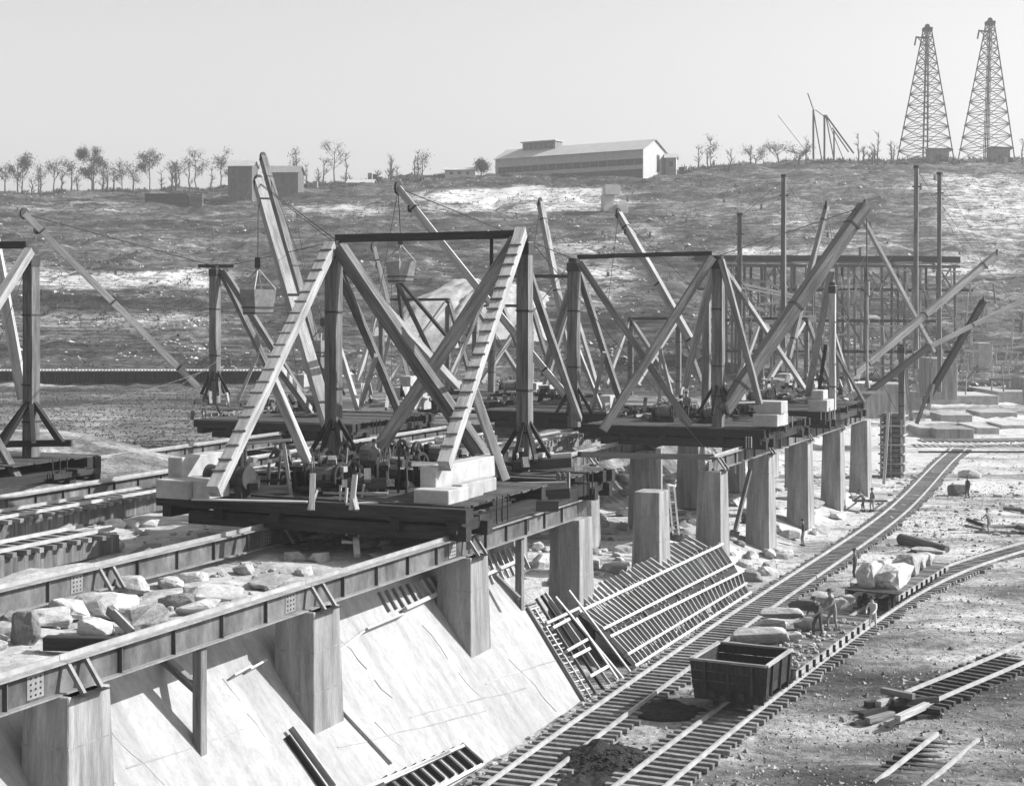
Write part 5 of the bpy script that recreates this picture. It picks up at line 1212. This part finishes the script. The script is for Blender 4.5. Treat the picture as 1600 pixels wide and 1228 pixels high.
# ---------------------------------------------------------------- lattice towers
def tower(xb0, xb1, yb, xt, yt, Y, label, n=13, seed=1):
    b = T((xb0+xb1)/2, yb, Y); top = T(xt, yt, Y); hw = (xb1-xb0)/2/F*Y*.74; tw = .9; H = top.z-b.z
    t = thing('hoist_tower', label, 'tower', b, 'lattice hoist towers'); rot = .45; rr = random.Random(seed)
    def C(k, u):
        a = rot+math.pi/4+k*math.pi/2; r = (hw*(1-u)+tw*u)*1.414; ctr = b.lerp(top, u); return ctr+Vector((math.cos(a)*r, math.sin(a)*r, 0))
    for k in range(4): beam('leg', C(k, 0)-Vector((0, 0, 2)), C(k, 1), .34, .34, DT, t)
    us = [1-(1-i/n)**1.18 for i in range(n+1)]
    for i in range(n):
        for k in range(4):
            j = (k+1) % 4; beam('girt', C(k, us[i+1]), C(j, us[i+1]), .2, .2, DT, t)
            beam('brace', C(k, us[i]), C(j, us[i+1]), .15, .15, DT, t)
            beam('brace', C(j, us[i]), C(k, us[i+1]), .15, .15, DT, t)
    for k in (0, 1): beam('hoist_guide', b+Vector((.8-k*1.6, 0, 0)), top+Vector((.5-k, 0, 0)), .2, .2, DT, t)
    box('head_frame', top-Vector((0, 0, .2)), 2.6, 2.6, 1.0, DT, t); disc('head_sheave', top+Vector((0, 0, 1.2)), (0, 1, 0), .8, .2, 'dark_steel', t)
    beam('cathead', top-Vector((0, 0, 2.5)), top-Vector((3.6, 0, 2.0)), .5, .4, DT, t); beam('cathead_strut', top-Vector((0, 0, 5.2)), top-Vector((3.0, 0, 2.2)), .25, .25, DT, t); beam('chute', top-Vector((3.4, 0, 2.0)), top-Vector((3.9, 0, 4.6)), .4, .4, DT, t)
    box('hoist_house', b+Vector((3.2, -2, -1)), 6, 4, 4.6, 'grey_wall', t); box('hoist_house_roof', b+Vector((3.2, -2, 3.6)), 6.6, 4.6, .3, 'dark_timber', t)
    return t
tower(1402, 1489, 254, 1449, 48, 470, 'left one of the two tall lattice towers on the hill')
tower(1498, 1583, 252, 1547, 38, 474, 'right one of the two tall lattice towers on the hill, slightly taller', seed=2)
t = thing('skyline_derrick', 'pair of gin poles with splayed legs on the skyline left of the towers', 'derrick', T(1290, 250, 465)); Y = 465
for a, b, w_ in (((1271, 250), (1271, 172), .5), ((1288, 250), (1288, 180), .5), ((1271, 172), (1262, 146), .25), ((1271, 174), (1284, 250), .3), ((1303, 250), (1290, 180), .3), ((1290, 180), (1334, 240), .4), ((1303, 250), (1303, 205), .4), ((1300, 200), (1326, 238), .3), ((1274, 172), (1290, 184), .2), ((1290, 180), (1318, 250), .2), ((1262, 240), (1215, 180), .12)):
    beam('pole', T(*a, Y), T(*b, Y), w_, w_, DT, t)

# ---------------------------------------------------------------- trees
def tree(x, yb, yt, Y, wd, dens, label, seed, dead=False):
    X = (x-CX)/F*Y; z = gz(X, Y); b = Vector((X, Y, z-.3)); H = CH-(yt-HY)/F*Y - b.z; rr = random.Random(seed); W_ = wd/F*Y/2
    t = thing('dead_tree' if dead else 'tree', label, 'tree', b, 'trees on the skyline')
    parts = []; tips = []
    def lim(p0, p1, r0, r1): parts.append((frame(p0-b, p1-b), cylmesh(r0, (p1-p0).length, 6, r1)))
    th = .30 if dead else rr.uniform(.2, .34); p = b.copy(); seg = 5
    for i in range(seg):
        q = b+Vector((rr.uniform(-.25, .25), rr.uniform(-.25, .25), H*(.95 if dead else .85)*(i+1)/seg)); lim(p, q, th*(1-i/seg*.75), th*(1-(i+1)/seg*.75)); 
        if i >= (2 if not dead else 1):
            for k in range(3 if not dead else 2):
                a = rr.uniform(0, 6.28); L = W_*rr.uniform(.5, 1); e = p.lerp(q, rr.random())
                f = e+Vector((math.cos(a)*L, math.sin(a)*L, L*rr.uniform(.5, 1.3))); f.z = min(f.z, b.z+H); lim(e, f, .09, .03); tips += [f, e.lerp(f, .6)]
                for _ in range(5): g = f+Vector((rr.uniform(-1, 1), rr.uniform(-1, 1), rr.uniform(0, 1.2))); lim(e.lerp(f, .6), g, .05, .02); tips.append(g)
        p = q
    link('trunk', meshd('trunk', *joined(parts)), 'bark', t, Matrix.Translation(b))
    if dead: return
    tips.append(p); V = []; Fc = []
    for tp in tips:
        for _ in range(int(dens*(2.6 if dens > 15 else 1.3))):
            c = tp+Vector((rr.gauss(0, .7), rr.gauss(0, .7), rr.gauss(0, .6)))*min(1, W_*.4+.25)-b; s_ = rr.uniform(.16, .42); o = len(V)
            u = Vector((rr.uniform(-1, 1), rr.uniform(-1, 1), rr.uniform(-1, 1))).normalized()*s_; v = Vector((rr.uniform(-1, 1), rr.uniform(-1, 1), rr.uniform(-1, 1))).normalized()*s_
            V += [c, c+u, c+v]; Fc.append((o, o+1, o+2))
    link('crown', meshd('crown', V, Fc), 'leaf', t, Matrix.Translation(b))
TR = [(28, 300, 247, 38, 18, 'round-crowned tree near the left edge of the skyline'), (84, 300, 252, 26, 9, 'thin tree right of the round-crowned one'), (112, 303, 250, 24, 10, 'spindly tree left of the darkest crown'), (143, 303, 240, 42, 34, 'darkest densest tree on the left skyline'), (168, 303, 262, 26, 9, 'thin tree just right of the darkest crown'), (190, 303, 258, 24, 10, 'tree with an open crown in the left group'),
      (208, 303, 258, 24, 9, 'slim open tree before the tall twin-headed one'), (234, 303, 235, 34, 16, 'tall ragged tree in the middle of the left group'), (280, 303, 258, 28, 8, 'pale wispy tree right of the ragged one'), (305, 303, 242, 32, 12, 'broad wispy tree left of the plant building'), (345, 300, 238, 26, 14, 'narrow tree touching the plant building'), (522, 290, 226, 36, 8, 'tall open tree right of the boom tips'), (463, 295, 230, 16, 5, 'thin tree before the gabled plant building'),
      (8, 300, 262, 22, 8, 'sparse tree cut by the left edge'), (60, 303, 262, 20, 6, 'wispy sapling in the left gap'), (660, 285, 240, 18, 5, 'bare tree left of the low white shed'), (752, 276, 258, 16, 22, 'low bush-like tree beside the warehouse'), (1110, 262, 218, 20, 4, 'thin bare tree right of the warehouse'), (1215, 258, 230, 44, 7, 'wide scrubby tree right of the warehouse'), (1180, 258, 238, 40, 7, 'scrubby tree on the right skyline left of the wide one'), (1250, 256, 236, 40, 6, 'scrubby tree just left of the gin poles')]
for i, (x, yb, yt, wd, dn, l) in enumerate(TR): tree(x, yb, yt, 458+(i*7) % 20, wd, dn, l, 50+i)
DD = [(64, 262, 'bare pole tree near the left edge'), (97, 270, 'short bare pole left of the darkest tree'), (178, 265, 'bare pole in the left wood'), (252, 268, 'bare pole right of the ragged tree'), (330, 262, 'bare pole left of the plant building'), (478, 258, 'bare pole right of the gabled building'), (497, 264, 'short bare pole left of the tall open tree'), (541, 238, 'straight bare trunk right of the tall open tree'), (611, 248, 'bare snag above the second boom tip'), (620, 262, 'short snag above the second boom tip'), (653, 236, 'tall snag left of the white shed'),
      (1341, 208, 'bare pole right of the gin poles'), (1372, 205, 'tallest bare pole left of the towers'), (1366, 228, 'short bare pole left of the towers'), (1392, 222, 'bare pole beside the left tower'), (1172, 228, 'bare pole on the right skyline'), (1598, 215, 'bare pole at the right edge'), (590, 270, 'stub of a trunk in the middle of the skyline'), (120, 276, 'thin stub in the left wood')]
for i, (x, yt, l) in enumerate(DD): tree(x, 300, yt, 460+(i*5) % 15, 9, 0, l, 90+i, True)
rr = random.Random(77)
for i in range(26):
    x = rr.choice([rr.uniform(15, 340), rr.uniform(15, 340), rr.uniform(480, 680), rr.uniform(1080, 1400)]); tree(x, 300, rr.uniform(243, 280) if x < 700 else rr.uniform(215, 240), 455+rr.uniform(0, 22), rr.uniform(8, 22), 0, 'thin bare tree '+('in the left part of the skyline wood' if x < 170 else 'in the wood left of the plant buildings' if x < 345 else 'between the plant buildings and the warehouse' if x < 700 else 'just right of the warehouse' if x < 1200 else 'around the gin poles' if x < 1330 else 'just left of the lattice towers'), 300+i, True)
rr = random.Random(21)
for i in range(30):      # stumps left standing on the cleared slope
    v = gpt(0, 1600, 300, 450); o = cyl('tree_stump', v-Vector((0, 0, .3)), v+Vector((0, 0, rr.uniform(.5, 1.8))), .35, 'bark', None, 8, .28); px_ = CX+F*v.x/v.y; tag(o, 'dark tree stump on the '+('upper' if v.y > 385 else 'lower')+' cleared hillside '+('at the far left' if px_ < 300 else 'behind the left front mast' if px_ < 620 else 'below the warehouse' if px_ < 1000 else 'behind the second platform' if px_ < 1300 else 'below the lattice towers'), 'stump', 'stumps on the cleared hillside')

for i, (xm, yt, xm2, Yd, l) in enumerate(((596, 470, 700, 145, 'distant derrick frame left of the spoil heap foot'), (742, 480, 830, 142, 'distant derrick frame right of the second hanging bucket'), (985, 500, 1060, 140, 'distant low derrick frame behind the second platform'), (1190, 500, 1260, 145, 'distant low derrick frame under the great boom'))):
    yb_ = HY+6.1*F/Yd; b0 = T(xm, yb_, Yd)
    derrick(l, b0, [('mast', b0-Vector((0, 0, 1.5)), T(xm, yt, Yd), .42, .42, MT, 'cap'), ('mast', T(xm2, yb_, Yd)-Vector((0, 0, 1.5)), T(xm2, yt, Yd), .42, .42, MT, 'cap'), ('top_beam', T(xm, yt-2, Yd), T(xm2, yt-2, Yd), .3, .25, DT),
        ('cross_leg', T(xm+4, yt+4, Yd), T(xm2-10, yb_+8, Yd-4), .34, .34, MT), ('cross_leg', T(xm2-4, yt+4, Yd-.6), T(xm+10, yb_+8, Yd-4.6), .34, .34, LT),
        ('leg', T(xm-2, yt+3, Yd), T(xm-38, yb_+8, Yd-3), .34, .34, LT), ('leg', T(xm2+2, yt+3, Yd), T(xm2+36, yb_+6, Yd-3), .34, .34, MT)])
t = thing('hoist_ropes', 'thin hoisting ropes strung between the front mast tops, booms and deck', 'ropes', T(522, 384, 67))
for a, b in (((520, 378, 67), (403, 286, 84)), ((404, 290, 84), (530, 700, 68)), ((818, 368, 67), (700, 720, 66)), ((620, 296, 94), (893, 640, 92)), ((966, 336, 110), (1104, 470, 106)), ((1358, 324, 95), (1132, 640, 92)), ((1292, 326, 116), (1300, 450, 106)), ((844, 320, 134), (893, 440, 132)), ((38, 336, 108), (312, 606, 112)), ((1558, 398, 132), (1412, 544, 135)), ((48, 398, 73), (-60, 700, 70)), ((612, 410, 110), (612, 640, 110)), ((820, 366, 67), (1100, 700, 80)), ((522, 378, 67), (336, 420, 113)), ((1122, 400, 92), (1330, 640, 100)), ((897, 404, 92), (700, 660, 92)), ((410, 250, 122), (336, 420, 113)), ((410, 250, 122), (470, 620, 113)), ((622, 298, 94), (560, 640, 96)), ((966, 338, 110), (930, 640, 105)), ((1301, 448, 106), (1400, 640, 112)), ((1292, 328, 116), (1345, 630, 116)), ((768, 436, 132), (680, 600, 130)), ((844, 322, 134), (800, 620, 130)), ((1432, 266, 150), (1600, 500, 160)), ((1156, 340, 150), (1225, 280, 150)), ((462, 330, 113), (506, 600, 113))):
    rope('rope', [T(*a), T(*b)], .02, 'rope', t)
# guy wires over the left meadow
t = thing('guy_wires', 'thin slack guy wires crossing the left meadow', 'wires', T(110, 700, 80))
for a, b in (((112, 690, 74), (345, 560, 112)), ((66, 645, 74), (330, 575, 112)), ((130, 690, 78), (300, 655, 112))): rope('wire', [T(*a), T(*b)], .014, 'mid_timber', t, .3)

# ladder by the bare pier
t = thing('ladder', 'tall ladder leaning between the two bare-topped piers', 'ladder', T(1062, 850, 80))
for dx in (0, 9): beam('ladder_rail', T(1052+dx, 836, 80), T(1044+dx, 760, 82), .1, .08, LT, t)
for i in range(12): u = i/11; beam('rung', T(1052-8*u, 834-74*u, 80+2*u), T(1061-8*u, 834-74*u, 80+2*u), .05, .05, LT, t)
t = thing('timber_shore', 'long timber shore between the bare pier and the first far pier', 'shore', T(1150, 830, 92)); beam('shore', T(1149, 828, 92), T(1172, 735, 94), .22, .22, MT, t)
for x, y0, y1, Y, l in ((1230, 700, 762, 108, 'pale post seen between the first and second far piers'), (1030, 700, 765, 88, 'pale edged timber behind the bare pier'), (1146, 700, 740, 100, 'pale post right of the second bare pier')):
    t = thing('timber_post', l, 'post', T(x, y1, Y)); beam('post', T(x, y1, Y), T(x, y0, Y), .3, .3, LT, t)
t = thing('cross_runway_beam', 'long dark beam spanning the gap under the second platform to the far girder', 'beam', T(1000, 712, 84)); beam('beam', T(905, 710, 82), T(1124, 714, 88), .3, .3, DT, t)

# ---------------------------------------------------------------- people
def person(loc, h, face, label, pose='stand', shirt='cloth_light', legs='cloth_dark', hat='cloth_dark'):
    loc = Vector(loc); t = thing('person', label, 'person', loc, 'workmen', face); k = h/1.75
    lean = {'stand': 0, 'bend': .55, 'work': .3}[pose]; hd = Vector((0, math.sin(lean), math.cos(lean)))
    hip = Vector((0, -.06 if lean else 0, .92)); ch = hip+hd*.42; nk = hip+hd*.56; hdv = nk+Vector((0, .04+lean*.12, .17)); htop = hdv+Vector((0, .02, .10))
    V = [hip, ch, nk, hdv, htop]; E = [(0, 1), (1, 2), (2, 3), (3, 4)]; Rr = [(.16, .12), (.19, .13), (.07, .07), (.10, .11), (.07, .08)]
    for s_ in (-1, 1):
        sh = ch+Vector((s_*.19, 0, .06)); st = .12*s_ if pose != 'stand' else .04*s_
        el = sh+(Vector((s_*.06, .18+lean*.1, -.24)) if pose != 'stand' else Vector((s_*.05, -.02, -.29))); ha = el+(Vector((-s_*.06, .22, -.12)) if pose != 'stand' else Vector((s_*.01, .07, -.26))); hn = ha+(ha-el).normalized()*.13
        b = len(V); V += [sh, el, ha, hn]; E += [(1, b), (b, b+1), (b+1, b+2), (b+2, b+3)]; Rr += [(.075, .075), (.055, .055), (.04, .04), (.045, .03)]
        hj = hip+Vector((s_*.09, 0, -.06)); kn = Vector((s_*.12, .08+st*.9, .50)); an = Vector((s_*.13, st*1.2, .09)); to = an+Vector((s_*.02, .17, -.05))
        b = len(V); V += [hj, kn, an, to]; E += [(0, b), (b, b+1), (b+1, b+2), (b+2, b+3)]; Rr += [(.10, .10), (.07, .07), (.05, .05), (.045, .035)]
    me = bpy.data.meshes.new('body'); me.from_pydata([tuple(v*k) for v in V], E, []); o = link('body', me, None, t, WM[t])
    me.materials.append(BODYM(shirt, legs, k))
    sk = o.modifiers.new('skin', 'SKIN'); 
    for i, r in enumerate(Rr): me.skin_vertices[0].data[i].radius = (r[0]*k, r[1]*k)
    me.skin_vertices[0].data[0].use_root = True
    sb = o.modifiers.new('sub', 'SUBSURF'); sb.levels = 1; sb.render_levels = 1
    M = WM[t] @ Matrix.Translation((hdv+Vector((0, .0, .09)))*k)
    link('hat', meshd('hat', *joined([(Matrix(), cylmesh(.19*k, .02*k, 14)), (Matrix.Translation((0, 0, .02*k)), cylmesh(.11*k, .10*k, 12, .09*k))])), hat, t, M)
    for s_ in (-1, 1):
        link('boot', meshd('boot', *boxmesh(.1*k, .27*k, .1*k, .8, .7)), 'cloth_dark', t, WM[t] @ Matrix.Translation(Vector((s_*.14, (.12*s_*1.2 if pose != 'stand' else .05*s_)+.06, 0))*k))
    return t
BM = {}
def BODYM(shirt, legs, k):
    if (shirt, legs) in BM: return BM[(shirt, legs)]
    m = bpy.data.materials.new('clothed_body'); m.use_nodes = True; tn = m.node_tree; b = tn.nodes['Principled BSDF']; b.inputs['Roughness'].default_value = .9
    tc = tn.nodes.new('ShaderNodeTexCoord'); sp = tn.nodes.new('ShaderNodeSeparateXYZ'); cr = tn.nodes.new('ShaderNodeValToRGB'); cr.color_ramp.interpolation = 'CONSTANT'
    tn.links.new(tc.outputs['Object'], sp.inputs[0]); dv = tn.nodes.new('ShaderNodeMath'); dv.operation = 'DIVIDE'; dv.inputs[1].default_value = 2.0; tn.links.new(sp.outputs['Z'], dv.inputs[0]); tn.links.new(dv.outputs[0], cr.inputs[0])
    vals = {'cloth_dark': .05, 'cloth_light': .45, 'cloth_mid': .18}; e = cr.color_ramp.elements
    e[0].position = 0; e[0].color = (vals[legs],)*3+(1,); e[1].position = .47; e[1].color = (vals[shirt],)*3+(1,); n = e.new(.735); n.color = (.3, .3, .3, 1)
    tn.links.new(cr.outputs[0], b.inputs['Base Color']); BM[(shirt, legs)] = m; return m
def gp(x, y): v = G(x, y, .1); v.z = gz(v.x, v.y, False)+.03; return v
person(G(1278, 993, 1.23), 1.7, 2.4, 'workman in dark clothes bending beside the white stone, left one of the pair', 'bend', 'cloth_dark', 'cloth_dark')
person(G(1301, 984, 1.23), 1.72, 2.0, 'workman in braces and grey clothes, right one of the pair by the white stone', 'work', 'cloth_mid', 'cloth_mid')
person(gp(1364, 983), 1.6, 2.6, 'workman in pale clothes standing on the track behind the long flatcar', 'work', 'cloth_light', 'cloth_light')
v = gp(1336, 905); person(v, 1.7, 1.2, 'dark clothed workman standing at the end of the loaded flatcar', 'stand', 'cloth_dark', 'cloth_dark')
person(gp(1545, 832), 1.65, .5, 'workman walking with a stoop near the spread of old logs', 'work', 'cloth_mid', 'cloth_mid')
person(gp(1255, 851), 1.65, 1.5, 'workman standing between the second and third far piers', 'stand', 'cloth_dark', 'cloth_mid')
person(gp(1363, 797), 1.65, 2, 'workman right one of two beside the long board before the last pier', 'stand', 'cloth_mid', 'cloth_light')
person(gp(1349, 797), 1.6, 1, 'workman bending, left one of two before the last pier', 'bend', 'cloth_mid', 'cloth_dark')
person(gp(1512, 777), 1.7, 2, 'workman in dark clothes beside the large lone boulder', 'stand', 'cloth_dark', 'cloth_dark')
v = W(103.5, -5.4, 8.12); person(v, 1.75, 2.6, 'workman standing on the second platform between its masts', 'stand', 'cloth_mid', 'cloth_dark')
v = W(62.5, -9.7, 8.12); person(v, 1.7, 2.6, 'workman on the front platform behind the dark boiler', 'work', 'cloth_dark', 'cloth_dark')
v = W(64.2, -6.3, 8.12); person(v, 1.7, 2.8, 'workman on the front platform between the engines', 'stand', 'cloth_mid', 'cloth_dark')
t = thing('long_board', 'long dark board on trestles before the last far pier', 'board', G(1350, 790, 0)); beam('board', G(1333, 782, .8), G(1385, 782, .8), .8, .12, MT, t); [beam('leg', G(x, 785, 0), G(x, 785, .8)+Vector((0, 0, 0)), .1, .1, LT, t) for x in (1338, 1380)]

# ---------------------------------------------------------------- haze
V, Fc = boxmesh(1500, 700, 125); me = meshd('haze', V, Fc)
hm = bpy.data.materials.new('haze_air'); hm.use_nodes = True; hn = hm.node_tree; hn.nodes.remove(hn.nodes['Principled BSDF'])
pv = hn.nodes.new('ShaderNodeVolumePrincipled'); pv.inputs['Color'].default_value = (1, 1, 1, 1); pv.inputs['Density'].default_value = .00032; pv.inputs['Anisotropy'].default_value = .2
hn.links.new(pv.outputs[0], hn.nodes['Material Output'].inputs['Volume']); me.materials.append(hm)
if True: HAZE = link('haze', me, None, None, Matrix.Translation((0, 260, -3)), 'stuff'); HAZE['label'] = 'thin pale haze over the valley'; HAZE['category'] = 'haze'
